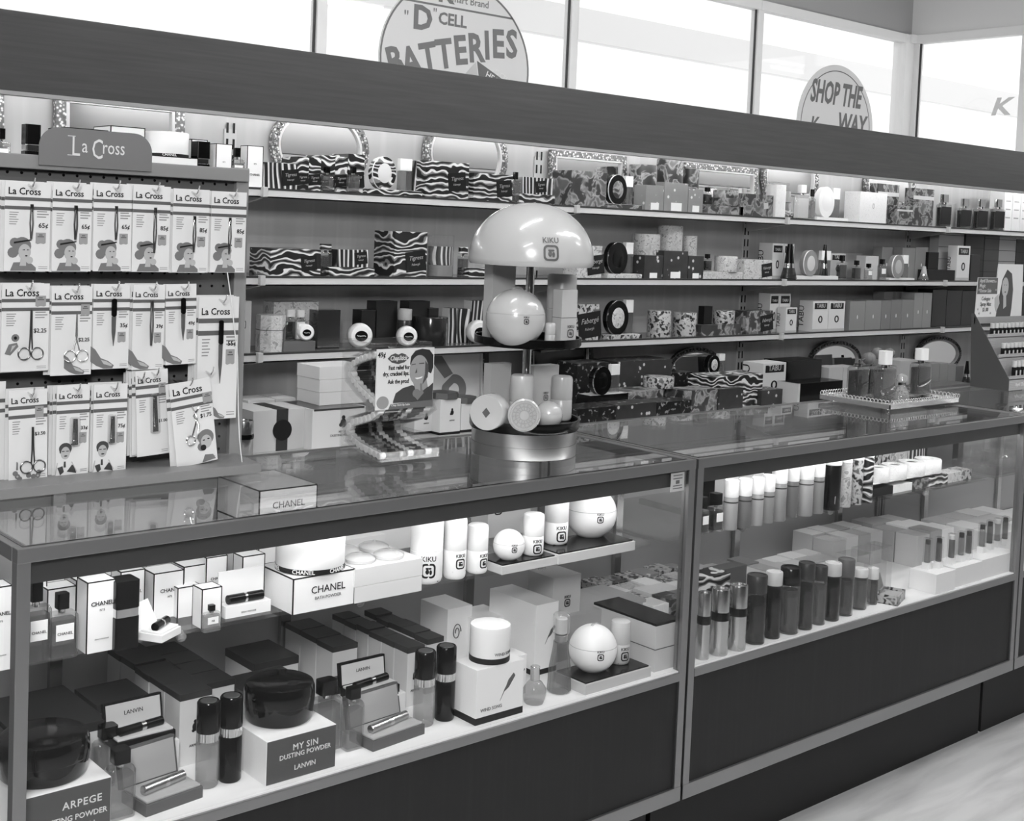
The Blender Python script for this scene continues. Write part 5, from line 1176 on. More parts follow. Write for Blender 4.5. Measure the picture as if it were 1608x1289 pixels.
for i, (x0, x1, yt) in enumerate(((1011, 1040, 401), (1041, 1079, 394), (1080, 1104, 402))):
    shelf_box('dark sprigged carton with white ticket on the middle shelf, %s of three' % ORD[i], x0, x1, yt, YF, Z2, .07, MONO_D, 'gift_carton', extra=lambda t, w_, d, h: ob('ticket', obox(-w_*.2, w_*.2, -d/2-.0008, -d/2, .001, h*.24), WHITE, t))
shelf_box('pale floral tray under the small tin, middle shelf', 1102, 1166, 427, YF, Z2, .06, FLORAL_L, 'gift_tray')
zt = Za(1134, 427, YF)
drum_s('pale floral tin with dark label on its tray, middle shelf', 1139, 36, 402, YF+.035, zt+.0005, FLORAL_L)
sfb('small dark printed bottle on the pale floral tray', 1113, 14, 399, YF+.03, zt+.0005, .02, liq=BLACK, lab=False)
shelf_box('pale floral box with dark label at the second bay end, middle shelf', 1168, 1212, 408, YF, Z2, .06, FLORAL_L, 'gift_box', extra=lab(.3, .4, .7))
# printed lettered cartons
def tabu(label, x0, x1, yt, Y, z, d, side=True):
    def ex(t, w_, d, h):
        ob('dark_panel', obox(-w_*.40, w_*.40, -d/2-.0006, -d/2, h*.74, h*.94), BLACKM, t)
        ob('panel_lettering', text('TABU', w_*.22, .01), G(.7), t, (0, -d/2-.0010, h*.79))
        ob('printed_oval', ring(circ(w_*.14, 18, 0, h*.40, ry=h*.12), circ(w_*.07, 18, 0, h*.40, ry=h*.08), -d/2-.0006, -d/2), INK, t)
        ob('base_band', obox(-w_/2, w_/2, -d/2-.0005, -d/2, 0, h*.08), LGREY, t)
        ob('side_lettering', xf(text('TABU', d*.52, .0), (-w_/2-.0006, d*.16, h*.48), (0, -PI/2, -PI/2)), INK, t)
    return shelf_box(label, x0, x1, yt, Y, z, d, G(.80), 'perfume_carton', extra=ex)
tabu('lettered carton with black oval, behind the black cone bottle', 1211, 1228, 382, YF+.06, Z2, .07)
tabu('second lettered carton with black oval, behind the black cone bottle', 1229, 1245, 383, YF+.06, Z2, .07)
tabu('lettered carton with black oval behind the compact tray, middle shelf', 1303, 1326, 398, YF+.06, Z2, .04)
def cone_bottle(label, cx, wp, yt, Y, z, body=BLACK):
    X, Yc, r, h = round_at(cx, 0, wp, yt, z, Y)
    t = thing('cone_bottle', label, 'bottle', (X, Y, z))
    ob('body', lathe([(0, 0), (r*.9, 0), (r, .003), (r*.68, h*.32), (0, h*.32)]), GL(.5, .05, .6, .15) if body is BLACK else GL(.7, .05, .3, .6), t)
    ob('band', lathe([(0, h*.32), (r*.68, h*.32), (r*.6, h*.45), (0, h*.45)]), CHROME, t)
    ob('cap', lathe([(0, h*.45), (r*.6, h*.45), (r*.3, h), (0, h)]), body, t); return t
cone_bottle('black cone-shaped cologne bottle with silver band, front of the third bay', 1238, 26, 383, YF+.02, Z2)
cmp_('pale tray with a round clear-rimmed compact stood on edge, middle shelf third bay', 1250, 1316, YF, Z2, .05, .014, CREAM, 1271, 393, PALE, MID, WHITE)
cone_bottle('black cone-shaped bottle on the pale tray', 1293, 15, 384, YF+.03, Z2)
for lb, cx, wp, yt, l_, Y in (('dark squat bottle left of the pair beside the compact tray', 1324, 18, 401, LIQD, .02), ('dark squat bottle right of the pair beside the compact tray', 1347, 15, 409, LIQD, .015), ('clear bottle with white label, middle shelf', 1366, 13, 414, LIQP, .015), ('clear bottle with dark cap and white label, middle shelf', 1387, 15, 407, LIQP, .01)):
    sfb(lb, cx, wp, yt, YF+Y-.012, Z2, .02, liq=l_, lab=l_ is LIQP)
cmp_('cream tray with a grey round compact on edge, middle shelf third bay', 1396, 1436, YF, Z2, .05, .008, CREAM, 1404, 400, LGREY, MID, WHITE)
for lb, x0, x1, yt, Y in (('grey carton pair left with a printed white flower, middle shelf', 1415, 1435, 389, YF+.055), ('grey carton pair right with a printed white flower, middle shelf', 1435.5, 1455, 388, YF+.055), ('low cream carton behind the clear bottles', 1358, 1378, 402, YF+.06), ('grey rear carton behind the clear bottles', 1383, 1399, 388, YF+.09)):
    shelf_box(lb, x0, x1, yt, Y, Z2, .05, MID if 'grey' in lb else CREAM, 'perfume_carton', extra=lambda t, w_, d, h: ob('printed_flower', prisms([circ(.0035, 8, 0, h*.45, ry=.008)], -d/2-.0006, -d/2), WHITE, t))
cone_bottle('clear cone-shaped bottle beside the grey carton pair', 1450, 17, 418, YF+.01, Z2, LGREY)
def lined(label, x0, x1, yt, z, Y, mt, zz, d=.05, n=4):
    return shelf_box(label, x0, x1, yt, Y, zz, d, mt, 'perfume_carton', extra=lambda t, w_, d, h: ob('black_lines', boxes([(-w_/2, w_/2, -d/2-.0007, -d/2, h*(k+.7)/n, h*(k+.7)/n+.0022) for k in range(n)]), BLACKM, t))
lined('tall grey carton with black lines under the top shelf corner', 1471, 1512, 364, 0, YF+.09, LGREY, Z2)
shelf_box('dark low box in front of the black-lined carton', 1457, 1499, 424, YF, Z2, .06, BLACKM, 'perfume_carton')
shelf_box('dark box behind the clear cone-shaped bottle', 1456, 1472, 396, YF+.04, Z2, .05, BLACK, 'perfume_carton')
tabu('tall pale carton with a black oval near its base', 1501, 1521, 386, YF, Z2, .05)
shelf_box('dark tall carton left of the pictured display card', 1523, 1537, 400, YF, Z2, .05, G(.12, .3), 'perfume_carton')
for i, (x0, x1, yt, g) in enumerate(((1513, 1542, 366, .15), (1543, 1566, 370, .25), (1566, 1592, 372, .6), (1593, 1620, 376, .12))):
    lined('%s tall carton in the rear row behind the display card, %s' % ('dark' if g < .5 else 'pale', ORD[i]), x0, x1, yt, 0, YF+.08, G(g), Z2)
# ---- lower shelf
shelf_box('tall grey carton with printed mark beside the long nail file card', 371, 393, 473, YF, Z3, .06, LGREY, 'perfume_carton', extra=lambda t, w_, d, h: ob('printed_mark', ring(rrect(.02, .024, .005, 3, -.004, h*.55), rrect(.015, .019, .004, 3, -.004, h*.55), -d/2-.0006, -d/2), DGREY, t))
X, Yc, r, h = round_at(424, 0, 46, 494, Z3, YF+.04)
t = thing('powder_box', 'many-sided floral powder box on the lower shelf', 'round box', (X, Yc, Z3)); ob('box', xf(lathe([(0, 0), (r, 0), (r, h), (0, h)], 8), (0, 0, 0), (0, 0, .3)), FLORAL_L, t); ob('lid_line', xf(lathe([(r*1.005, h*.60), (r*1.005, h*.58)], 8), (0, 0, 0), (0, 0, .3)), DARK, t)
shelf_box('tall floral box behind the roll-ball holder, lower shelf', 428, 498, 474, YF+.08, Z3, .06, FLORAL_L, 'gift_box')
t = shelf_box('dark low holder tray for two bottles and a puck, lower shelf', 445, 495, 536, YF, Z3, .06, DGREY, 'display_holder', 'holder', extra=lambda t, w_, d, h: ob('curved_cheek', xf(prism([(0, 0), (.055, 0), (.05, .014), (.03, .018), (.012, .03), (.0, .048)], -.0015, .0015, 'X'), (-w_/2+.004, -d/2, h)), DGREY, t))
zt = Za(470, 536, YF)
sfb('black bottle with pale cap in the dark holder tray', 457, 15, 486, YF+.022, zt+.0005, .02, liq=BLACK, capg=PALE, capw=.8, lab=False)
sfb('white bottle with dark band in the dark holder tray', 473, 14, 487, YF+.022, zt+.0005, .02, liq=WHITE, capg=PALE, capw=.8)
def puck(label, cx, cy, wp, Y, z, hp, mt=WHITE):
    X = Xa(cx, Y, z); r = msz(hp/2, Vector((X, Y, z)))
    t = thing('white_puck', label, 'soap', (X, Y, z))
    ob('puck', xf(lathe([(0, -.022), (r*.8, -.022), (r*.97, -.014), (r, 0), (r*.97, .014), (r*.8, .022), (0, .024)]), (0, 0, r), (PI/2, 0, -.35)), mt, t)
    ob('dark_label', xf(prism(circ(r*.52, 24, 0, 0, ry=r*.42), -.0008, 0), (-.0082, -.0225, r), (0, 0, -.35)), BLACK, t)
    ob('label_lettering', xf(squiggle(r*.7, r*.07), (-.0084, -.0235, r), (0, 0, -.35)), WHITE, t)
    return t
puck('small white round soap with dark label in the dark holder tray', 479, 524, 27, YF+.028-.012, zt+.0008, 26)
shelf_box('dark clear-wrapped box right of the holder tray, lower shelf', 498, 533, 487, YF+.03, Z3, .05, G(.16, .12, 0, .7, .5), 'gift_box')
puck('large white round soap with dark oval label, lower shelf', 564, 521, 46, YF+.03, Z3, 39)
for lb, x0, x1, yt, Y, g in (('low black box behind the large white soap', 566, 590, 487, YF+.07, .10), ('tall black box behind the lip balm stand', 588, 622, 473, YF+.07, .11), ('dark box in the rear row above the dark bowl, lower shelf', 640, 673, 473, YF+.09, .15), ('low dark box right of the rear dark box, lower shelf', 672, 687, 484, YF+.08, .13)):
    shelf_box(lb, x0, x1, yt, Y, Z3, .05, G(g, .3), 'gift_box')
X, Yc, r, h = round_at(634, 0, 22, 485, Z3, YF+.05)
put(canister('dark bottle with pale cap behind the half-hidden white soap', r, h, G(.2, .3), LGREY, .3), X, Yc, Z3)
puck('half-hidden white round soap behind the lip balm stand', 638, 524, 30, YF+.025, Z3, 32)
drum_s('round dark bowl with pale ticket on the lower shelf', 675, 54, 497, YF+.045, Z3, G(.14, .15))
shelf_box('pale ticket box leaning by the round dark bowl', 686, 701, 508, YF-.002, Z3, .008, LGREY, 'ticket', 'ticket')
for i, (x0, x1, yt) in enumerate(((704, 716, 484), (717, 737, 485), (738, 768, 472))):
    shelf_box('striped carton behind the third white soap, %s' % ORD[i], x0, x1, yt, YF+.06, Z3, .04, STRIPEV, 'gift_carton')
puck('white round soap left of the mushroom display, lower shelf', 750, 515, 36, YF+.025, Z3, 37)
shelf_box('spotted floral box with script label right of the mushroom display, lower shelf', 903, 939, 478, YF, Z3, .06, FLORAL_S, 'gift_box', extra=lab(.1, .35, .8))
cmp_('spotted floral tray with an oval floral compact on edge, lower shelf', 954, 1008, YF, Z3, .07, .014, FLORAL_S, 969, 471, FLORAL_L, BLACK, CHROME)
drum_s('left of two spotted floral drums, lower shelf', 1034, 37, 487, YF+.045, Z3, FLORAL_S)
drum_s('right of two spotted floral drums, lower shelf', 1074, 37, 490, YF+.045, Z3, FLORAL_S)
shelf_box('tall narrow dark carton beside the two floral drums', 1104, 1117, 481, YF+.03, Z3, .03, BLACKM, 'gift_carton')
shelf_box('spotted floral tray under a small drum, lower shelf', 1101, 1163, 510, YF, Z3, .06, FLORAL_D, 'gift_tray')
zt = Za(1132, 510, YF)
drum_s('small spotted floral drum with dark label on its tray, lower shelf', 1136, 34, 487, YF+.033, zt+.0006, FLORAL_S)
shelf_box('dark floral box with dark label at the second bay end, lower shelf', 1171, 1212, 488, YF, Z3, .07, FLORAL_D, 'gift_box', extra=lab(.28, .4, .7))
tabu('lettered carton, rear left of the lower shelf third bay', 1207, 1221, 461, YF+.05, Z3, .06)
tabu('lettered carton, rear right behind the small lettered one', 1222, 1239, 461, YF+.05, Z3, .06)
tabu('small lettered carton at the front of the third bay', 1233, 1250, 483, YF, Z3, .045)
tabu('wide lettered carton, left of the larger pair, lower shelf', 1275, 1299, 473, YF, Z3, .07)
tabu('wide lettered carton, right of the larger pair, lower shelf', 1300, 1325, 473, YF, Z3, .07)
for i, (x0, x1, yt, g) in enumerate(((1333, 1357, 473, .48), (1357.5, 1382, 472, .48), (1382.5, 1397, 472, .42), (1397.5, 1414, 471, .42), (1414.5, 1433, 471, .45), (1433.5, 1447, 460, .5), (1447.5, 1461, 460, .5))):
    shelf_box('grey carton with a printed flower on the lower shelf, %s from the lettered pair' % ORD[i], x0, x1, yt, YF, Z3, .07, G(g), 'perfume_carton', extra=lambda t, w_, d, h: ob('printed_flower', prisms([circ(.004, 8, 0, h*.45, ry=.009)], -d/2-.0006, -d/2), G(.8), t))
for i, (x0, x1, yt) in enumerate(((1386, 1400, 458), (1404, 1418, 458), (1420, 1433, 459))):
    shelf_box('taller grey carton rising behind the flower cartons, %s' % ORD[i], x0, x1, yt, YF+.08, Z3, .06, MID, 'perfume_carton')
for i, (x0, x1, yt) in enumerate(((1462, 1484, 455), (1484.5, 1508, 456), (1508.5, 1536, 457), (1536.5, 1562, 458), (1562.5, 1590, 459), (1590.5, 1612, 460))):
    shelf_box('tall black carton at the right of the lower shelf, %s from the grey ones' % ORD[i], x0, x1, yt, YF+.012, Z3, .08, G(.10, .2), 'perfume_carton')
# ================================================================ goods on the back counter
D_ = DKZ
def db(label, x0, x1, yt, Y, d, mt, **kw): return shelf_box(label, x0, x1, yt, Y, D_, d, mt, kw.pop('name', 'gift_box'), **kw)
RIB = lambda t, w_, d, h: (ob('ribbon', boxes([(-w_*.1, w_*.1, -d/2-.001, -d/2, 0, h), (-w_*.1, w_*.1, -d/2-.001, d/2, h, h+.001)]), DARK, t), ob('ribbon_seal', prism(circ(w_*.16, 24, 0, h*.5), -d/2-.004, -d/2), BLACKM, t))
db('large pale gift box with dark ribbon and round seal behind the string', 396, 486, 643, 1.16, .13, PALE, extra=RIB)
for i, (x0, x1, yt, Y) in enumerate(((388, 430, 628, 1.31), (431, 462, 625, 1.31), (376, 408, 634, 1.30))):
    db('pale carton in the rear row behind the ribboned gift box, %s' % ORD[i], x0, x1, yt, Y, .1, PALE, name='gift_carton')
X, Yc, r, h = round_at(381, 0, 31, 660, D_, 1.10)
put(metal_can('dark metallic canister between the card display and the gift box', r, h), X, Yc, D_)
db('black box in the gap behind the card display post', 350, 372, 662, 1.12, .08, BLACK)
def EM2(word, k=1): return lambda t, w_, d, h: (ob('emblem', prisms([circ(.010*k, 14, w_*.08, h*.62, ry=.013*k), circ(.006*k, 10, w_*.08, h*.62+.016*k), circ(.006*k, 8, w_*.08-.008*k, h*.58)], -d/2-.0007, -d/2), INK, t), ob('lettering', text(word, .0095*k), DGREY, t, (w_*.08, -d/2-.0008, h*.38)))
o = db('white box with dark lid and emblem, lettered MY SIN, under the stack of flat boxes', 489, 572, 641, 1.12, .17, CREAM, name='powder_carton', lid=(.001, CREAM), extra=EM2('MY SIN\nDUSTING POWDER'))
zb = Za(530, 641, 1.12)
ob('dark_lid', obox(-o.children[0].dimensions.x/2-.001 if False else -.083, .083, -.086, .086, zb-D_-.004, zb-D_+.001), G(.25, .3), o)
zk = zb+.0015
for i in range(3):
    cx, w_, _ = place_front(506, 580, 600, 1.16, zk)
    put(carton_local('flat_box', 'flat cream box stacked on the MY SIN box, %s from the bottom' % ORD[i], 'box', w_, .12, .036, CREAM), cx+.0, 1.235, zk); zk += .0365
for lb, x0, x1, yt, Y, w8 in (('white carton with eight-sided dark lid and emblem right of the lip balm stand', 690, 722, 627, 1.16, 1), ('second white carton with dark lid beside the mushroom stand', 723, 752, 634, 1.17, 0), ('tall pale carton half hidden behind the lip balm stand', 650, 682, 640, 1.20, 0)):
    db(lb, x0, x1, yt, Y, .075, CREAM, name='perfume_carton', extra=EM2('ARPEGE', .6), base=(.008, BLACKM))
    X0, X1 = Xa(x0, Y, D_), Xa(x1, Y, D_); zt = Za((x0+x1)/2, yt, Y)
    q = thing('carton_lid', 'dark eight-sided lid on the ' + lb.split(' with')[0].split(' half')[0] + (' nearest the stand' if w8 else ''), 'lid', ((X0+X1)/2, Y+.0375, zt+.0006))
    ob('lid', xf(lathe([(0, 0), ((X1-X0)*.62, 0), ((X1-X0)*.58, .018), (0, .020)], 8), (0, 0, 0), (0, 0, PI/8)), G(.28, .3), q)
# framed poster with a big swirl, framed dark picture
t = mirror_rect('ornate dark framed poster with a big grey swirl behind the lip balm stand', 630, 764, D_, .235, 1.47, .026, ORND, -.06, G(.82, .4))
ob('printed_swirl', join([ring(circ(.052, 40, .035, .085, -200, 95), circ(.022, 40, .035, .085, -200, 95), -.0045, -.0035), prism([(-.085, .205), (-.02, .205), (.03, .14), (-.005, .125), (-.05, .175)], -.0045, -.0035)]), G(.45), t)
mirror_rect('dark ornate framed picture behind the mushroom stand', 826, 928, D_, .27, 1.47, .022, ORND, -.06, G(.14, .15))
mo('dark arched mirror behind the oval compact on the counter', 1048, 1133, D_, (Za(1090, 545, YM)-D_)/abs(Xa(1133, YM, 1)-Xa(1048, YM, 1)), fw=.024, orn=ORND, inner=LGREY)
mo('dark arched mirror behind the perfume tray', 1270, 1351, D_, (Za(1312, 535, YM)-D_)/abs(Xa(1351, YM, 1)-Xa(1270, YM, 1)), fw=.024, orn=ORND, inner=LGREY)
mo('dark arched mirror near the stepped display', 1437, 1508, D_, (Za(1473, 528, YM)-D_)/abs(Xa(1508, YM, 1)-Xa(1437, YM, 1)), fw=.024, orn=ORND, inner=LGREY)
SP = [('dark sprigged', MONO_D), ('dark floral', FLORAL_D), ('black printed', pattern('black_fleck_print', 'noise', [(0, .08), (.6, .10), (.66, .55), (1, .6)], 70, .35, (1, 1, 1), .5, 2))]
def dot(i): return SP[i % 3][1]
for i, (lb, x0, x1, yt, Y, d, k) in enumerate((
 ('large dark sprigged box in the heap behind the counter drum', 966, 1052, 566, 1.30, .13, 0), ('dark box with glossy oval compact at the heap left end', 903, 952, 570, 1.24, .10, 2),
 ('low dark fleck box at the front left of the heap', 905, 966, 640, 1.03, .10, 2), ('low sprigged box at the front of the heap, second', 966.5, 1030, 634, 1.04, .09, 0), ('low fleck box at the front of the heap, third', 1031, 1085, 630, 1.05, .09, 2),
 ('low dark floral box in the heap under the small drum', 960, 1040, 615, 1.16, .11, 1), ('dark floral box in the heap right of the small drum', 1075, 1128, 612, 1.14, .10, 1), ('sprigged box in the heap beside the striped one', 1128.5, 1166, 610, 1.13, .10, 0),
 ('dark sprigged box right of the striped one in the heap', 1195, 1228, 612, 1.14, .08, 0), ('dark box in the rear of the heap left of the arched mirror', 1053, 1085, 585, 1.33, .08, 2), ('black box right of the lettered carton on the counter', 1234, 1288, 566, 1.28, .12, 2),
 ('low black box with pale end at the counter front', 1252, 1322, 600, 1.10, .10, 2))):
    mt = BLACK if 'black box' in lb else dot(k)
    db(lb, x0, x1, yt, Y, d, mt, extra=(lambda t, w_, d, h: ob('pale_end', obox(-w_/2-.0008, -w_/2+.012, -d/2-.0008, d/2, 0, h), PALE, t)) if 'pale end' in lb else None)
db('flame-striped box in the heap on the counter', 1117, 1196, 590, 1.16, .12, STRIPED)
def counter_round(lb, cx, wp, yt, Y, z, mt): return drum_s(lb, cx, wp, yt, Y, z, mt)
zt = Za(1000, 615, 1.16)
drum_s('spotted floral drum standing on the heap of dark boxes', 1034, 48, 591, 1.215, zt+.001, FLORAL_S)
X = Xa(938, 1.19, D_)
cmp_('dark tray with a glossy oval compact on edge at the heap left end', 925, 985, 1.13, D_, .06, .09, BLACK, 939, 574, BLACK, BLACK, CHROME)
cmp_('striped tray with an oval pale compact on edge before the arched mirror', 1108, 1150, 1.33, D_, .07, .10, STRIPED, 1127, 556, FLORAL_L, BLACK, CHROME)
tabu('lettered carton lying high on the back counter', 1196, 1232, 570, 1.24, D_, .10)
for i, (lb, x0, x1, yt, Y, d, mt) in enumerate((('pale printed box left of the atomiser bottles', 1300, 1322, 577, 1.26, .08, LGREY), ('pale printed box behind the left dark bottle', 1322.5, 1345, 576, 1.26, .08, LGREY), ('grey box behind the perfume tray, left', 1412, 1440, 566, 1.24, .1, LGREY), ('grey box with printed flower behind the perfume tray', 1460, 1474, 571, 1.22, .08, MID), ('grey box with printed flower, second behind the perfume tray', 1474.5, 1487, 571, 1.22, .08, MID), ('grey box with printed flower, third behind the perfume tray', 1487.5, 1500, 572, 1.22, .08, MID), ('dark grey box right end behind the perfume tray', 1500.5, 1512, 575, 1.22, .08, DGREY), ('long dark low box before the flower boxes', 1450, 1524, 605, 1.10, .10, DGREY))):
    db(lb, x0, x1, yt, Y, d, mt, name='perfume_carton')
cone_bottle('small cone-shaped bottle between the flower boxes and the stepped display', 1517, 14, 567, 1.18, D_)
# ================================================================ things standing on the glass tops
GT = CH+.0015
# ---- mushroom display stand
X, Yc = -.292, .262
KP = G(.74, .22, 0, .6, .5); KD = G(.70, .3)
t = thing('mushroom_display', 'tiered cosmetic display with a pale mushroom cap on a round metal base', 'display stand', (X, Yc, GT))
R1 = .118
def z_at(px, py): return Za(px, py, Yc)-GT
zb = .062
ob('metal_base', lathe([(0, 0), (R1, 0), (R1, .026), (R1-.0015, .0265), (R1-.0015, .0275), (R1, .028), (R1, zb-.004), (0, zb-.004)], 64), G(.72, .28, 1.0), t)
ob('lower_tray', lathe([(0, zb-.006), (R1+.003, zb-.006), (R1+.006, zb), (R1+.006, zb+.018), (R1+.002, zb+.018), (R1+.001, zb+.006), (0, zb+.006)], 64), BLACK, t)
zu = z_at(825, 541); Ru = R1*1.02
ob('upper_tray', lathe([(0, zu), (Ru*.97, zu), (Ru, zu+.004), (Ru, zu+.020), (Ru-.004, zu+.020), (Ru-.005, zu+.006), (0, zu+.006)], 64), BLACK, t)
zc = z_at(832, 416); zt = z_at(832, 318); Rc = .140; hc = zt-zc
ob('pole', cyl(.0095, zc-zb+.05, zb), CHROME, t)
ob('pole_collar', cyl(.016, .012, zb+.006), CHROME, t)
prof = [(0, zc+hc)] + [(Rc*math.sin(a)**.95, zc+.012+(hc-.012)*math.cos(a)) for a in [math.radians(d) for d in range(6, 91, 6)]] + [(Rc*1.0, zc+.006), (Rc*.97, zc), (Rc*.93, zc), (Rc*.95, zc+.008)] + [(Rc*.95*math.sin(a), zc+.014+(hc-.02)*math.cos(a)) for a in [math.radians(d) for d in range(86, -1, -8)]]
ob('mushroom_cap', lathe(prof, 64), KP, t)
lg = flower_logo(.034)
for v in lg.vertices:
    x, y, z = v.co; zz = zc+.014+z; k = (zz-zc-.012)/(hc-.012); rad = Rc*math.sqrt(max(0, 1-k*k))*1.003
    a = x/rad-.42; q = rad-y+.0015; v.co = (q*math.sin(a), -q*math.cos(a), zz)
ob('printed_logo', lg, DGREY, t)
zl = GT+zb+.0065; zuu = GT+zu+.0065
def on_stand(px, Y): return Xa(px, Y, zl)
def at_stand(o, px, Y, z): o.location = (Xa(px, Y, z), Y, z); return o
KW = G(.76, .3)
def sph(label, px, Y, z, rp, **kw):
    X_ = Xa(px, Y, z); return put(ball_jar(label, msz(rp, Vector((X_, Y, z))), KP, **kw), X_, Y, z)
sph('large pale ball jar in cellophane on the upper black tray', 808, Yc-.045, zuu, 47, logo=.18, ang=-.35)
def rb(label, px, wp, yt, Y, z, mt=KW, **kw):
    X_ = Xa(px, Y, z); r = msz(wp/2, Vector((X_, Y, z))); h = Za(px, yt, Y)-z; return put(roll_bottle(label, r, h, mt, **kw), X_, Y, z)
rb('tall pale round bottle at the back of the upper black tray', 879, 46, 430, Yc+.02, zuu, KD, logo=False)
t2 = shelf_box('pale square-shouldered bottle with square flower mark on the upper tray', 880, 904, 455, Yc-.055, zuu, .03, KW, 'cosmetic_bottle', 'bottle', extra=lambda t, w_, d, h: (ob('cap_line', obox(-w_/2-.0004, w_/2+.0004, -d/2-.0004, d/2+.0004, h*.47, h*.48), DGREY, t), ob('printed_logo', flower_logo(w_*.4), DGREY, t, (w_*.12, -d/2-.0005, h*.1))))
rb('short pale bottle on the upper tray beside the square-shouldered one', 863, 17, 507, Yc-.085, zuu, KW, logo=False)
o = shelf_box('pale clear-wrapped carton behind the ball jar on the upper tray', 770, 806, 415, Yc+.05, zuu, .03, KD, 'cosmetic_carton')
o = shelf_box('pale tall carton at the back left of the lower black tray', 768, 800, 571, Yc+.055, zl, .025, KD, 'cosmetic_carton')
o = shelf_box('pale tall carton with square flower mark at the back of the lower tray', 836, 875, 574, Yc+.045, zl, .03, KD, 'cosmetic_carton', extra=lambda t, w_, d, h: ob('printed_logo', flower_logo(.014), DGREY, t, (0, -d/2-.0006, h*.3)))
rb('pale round-topped bottle at the front of the lower tray, left of the pole', 817, 37, 588, Yc-.035, zl, KW, logo=False)
rb('pale round-topped bottle at the right of the lower tray', 880, 34, 590, Yc-.02, zl, KD, logo=False)
Y_ = Yc-.05; X_ = Xa(768, Y_, zl); r = msz(28, Vector((X_, Y_, zl)))
t2 = thing('round_soap_box', 'pale round box standing on its side at the left of the lower tray', 'round box', (X_, Y_, zl))
ob('box', xf(lathe([(0, -.022), (r*.97, -.022), (r, -.019), (r, .019), (r*.97, .022), (0, .022)], 48), (0, 0, r), (PI/2, 0, .0), (1, 1, 1)), KP, t2)
ob('printed_diamond', prism([(-.009, r), (0, r+.011), (.009, r), (0, r-.011)], -.0228, -.022), DGREY, t2)
t2.rotation_euler = (0, 0, -1.05)
Y_ = Yc-.105; zq = zl+.012; X_ = Xa(822, Y_, zq); r = msz(26, Vector((X_, Y_, zq)))
t2 = thing('embossed_soap', 'round embossed soap propped upright at the front of the lower tray', 'soap', (X_, Y_, zl))
ob('soap', xf(lathe([(0, -.010), (r*.9, -.010), (r, -.004), (r, .006), (r*.9, .010), (r*.86, .008), (r*.3, .009), (0, .012)], 40), (0, 0, r), (PI/2, 0, -.6)), KP, t2)
for k in range(3): ob('embossed_ring', xf(tube([(r*(.75-.22*k)*math.cos(a), -.0095, r+r*(.75-.22*k)*math.sin(a)) for a in [2*PI*i/30 for i in range(30)]], .0012, 5, True), (0, 0, 0), (0, 0, -.6)), LGREY, t2)
ob('embossed_rays', xf(tubes([[(r*.35*math.cos(a), -.0095, r+r*.35*math.sin(a)), (r*.72*math.cos(a+.1), -.0095, r+r*.72*math.sin(a+.1))] for a in [2*PI*i/16 for i in range(16)]], .0012, 5), (0, 0, 0), (0, 0, -.6)), LGREY, t2)
sph('small pale ball jar at the right front of the lower tray', 861, Yc-.085, zl, 22, logo=0, strap=False)
# ---- lip balm stand: zigzag chute in the Y-Z plane, tubes lie along X
LX = -.66
t = thing('lip_balm_stand', 'clear plastic zigzag stand for lip balm tubes with a picture sign, on the near showcase', 'display stand', (0, 0, 0))
AC = GL(.97, .0, .015, .9, 1.3)
track = [(592, 556), (575, 560), (556, 567), (548, 578), (549, 592), (565, 612), (588, 634), (594, 644), (580, 655), (552, 663), (544, 672), (546, 684), (565, 701), (598, 719)]
tr = []
for px, py in track: P = on(px, py, 0, LX); tr.append((P.y, P.z))
def offs(pts, k):
    out = []
    for i, p_ in enumerate(pts):
        a = Vector(pts[max(i-1, 0)]); b = Vector(pts[min(i+1, len(pts)-1)]); d = (b-a).normalized(); n = Vector((-d.y, d.x)); q = Vector(p_)+n*k; out.append((q.x, q.y))
    return out
band = offs(tr, .013) + offs(tr, -.013)[::-1]
TWd = .140
def bandmesh(x, th=.003):
    bm = bmesh.new(); A, B = offs(tr, .0125), offs(tr, -.0125)
    V = [[bm.verts.new((xx, y, z)) for y, z in L_] for xx in (x, x+th) for L_ in (A, B)]
    for i in range(len(tr)-1):
        for a, b in ((V[0], V[1]), (V[2], V[3]), (V[0], V[2]), (V[1], V[3])): bm.faces.new((a[i], a[i+1], b[i+1], b[i]))
    return finish(bm, 'band')
ob('side_plate', bandmesh(LX-.006), AC, t); ob('side_plate', bandmesh(LX+TWd+.003), AC, t)
def sheet(k, th=.0015):
    bm = bmesh.new(); A, B = offs(tr, k), offs(tr, k+th)
    V = [[bm.verts.new((xx, y, z)) for y, z in L_] for xx in (LX-.003, LX+TWd+.003) for L_ in (A, B)]
    for i in range(len(tr)-1):
        for a, b in ((V[0], V[2]), (V[1], V[3])): bm.faces.new((a[i], a[i+1], b[i+1], b[i]))
    return finish(bm, 'sheet')
ob('chute_sheet', sheet(.0105), AC, t); ob('chute_sheet', sheet(-.012), AC, t)
yb0, yb1 = min(y for y, z in tr), max(y for y, z in tr)
ob('foot_plate', obox(LX-.006, LX-.003, yb0-.005, yb1+.01, GT, GT+.05), AC, t); ob('foot_plate', obox(LX+TWd+.003, LX+TWd+.006, yb0-.005, yb1+.01, GT, GT+.05), AC, t)
ob('back_plate', obox(LX-.006, LX+TWd+.006, yb1+.013, yb1+.016, GT, 1.262), AC, t)
ob('top_tray', boxes([(LX-.006, LX+TWd+.006, yb0+.03, yb1+.016, 1.240, 1.2425), (LX-.006, LX-.003, yb0+.03, yb1+.016, 1.2425, 1.262), (LX+TWd+.003, LX+TWd+.006, yb0+.03, yb1+.016, 1.2425, 1.262)]), AC, t)
ob('front_lip', xf(obox(LX-.006, LX+TWd+.006, 0, .002, -.004, .016), (0, tr[-1][0]-.010, tr[-1][1]-.004)), AC, t)
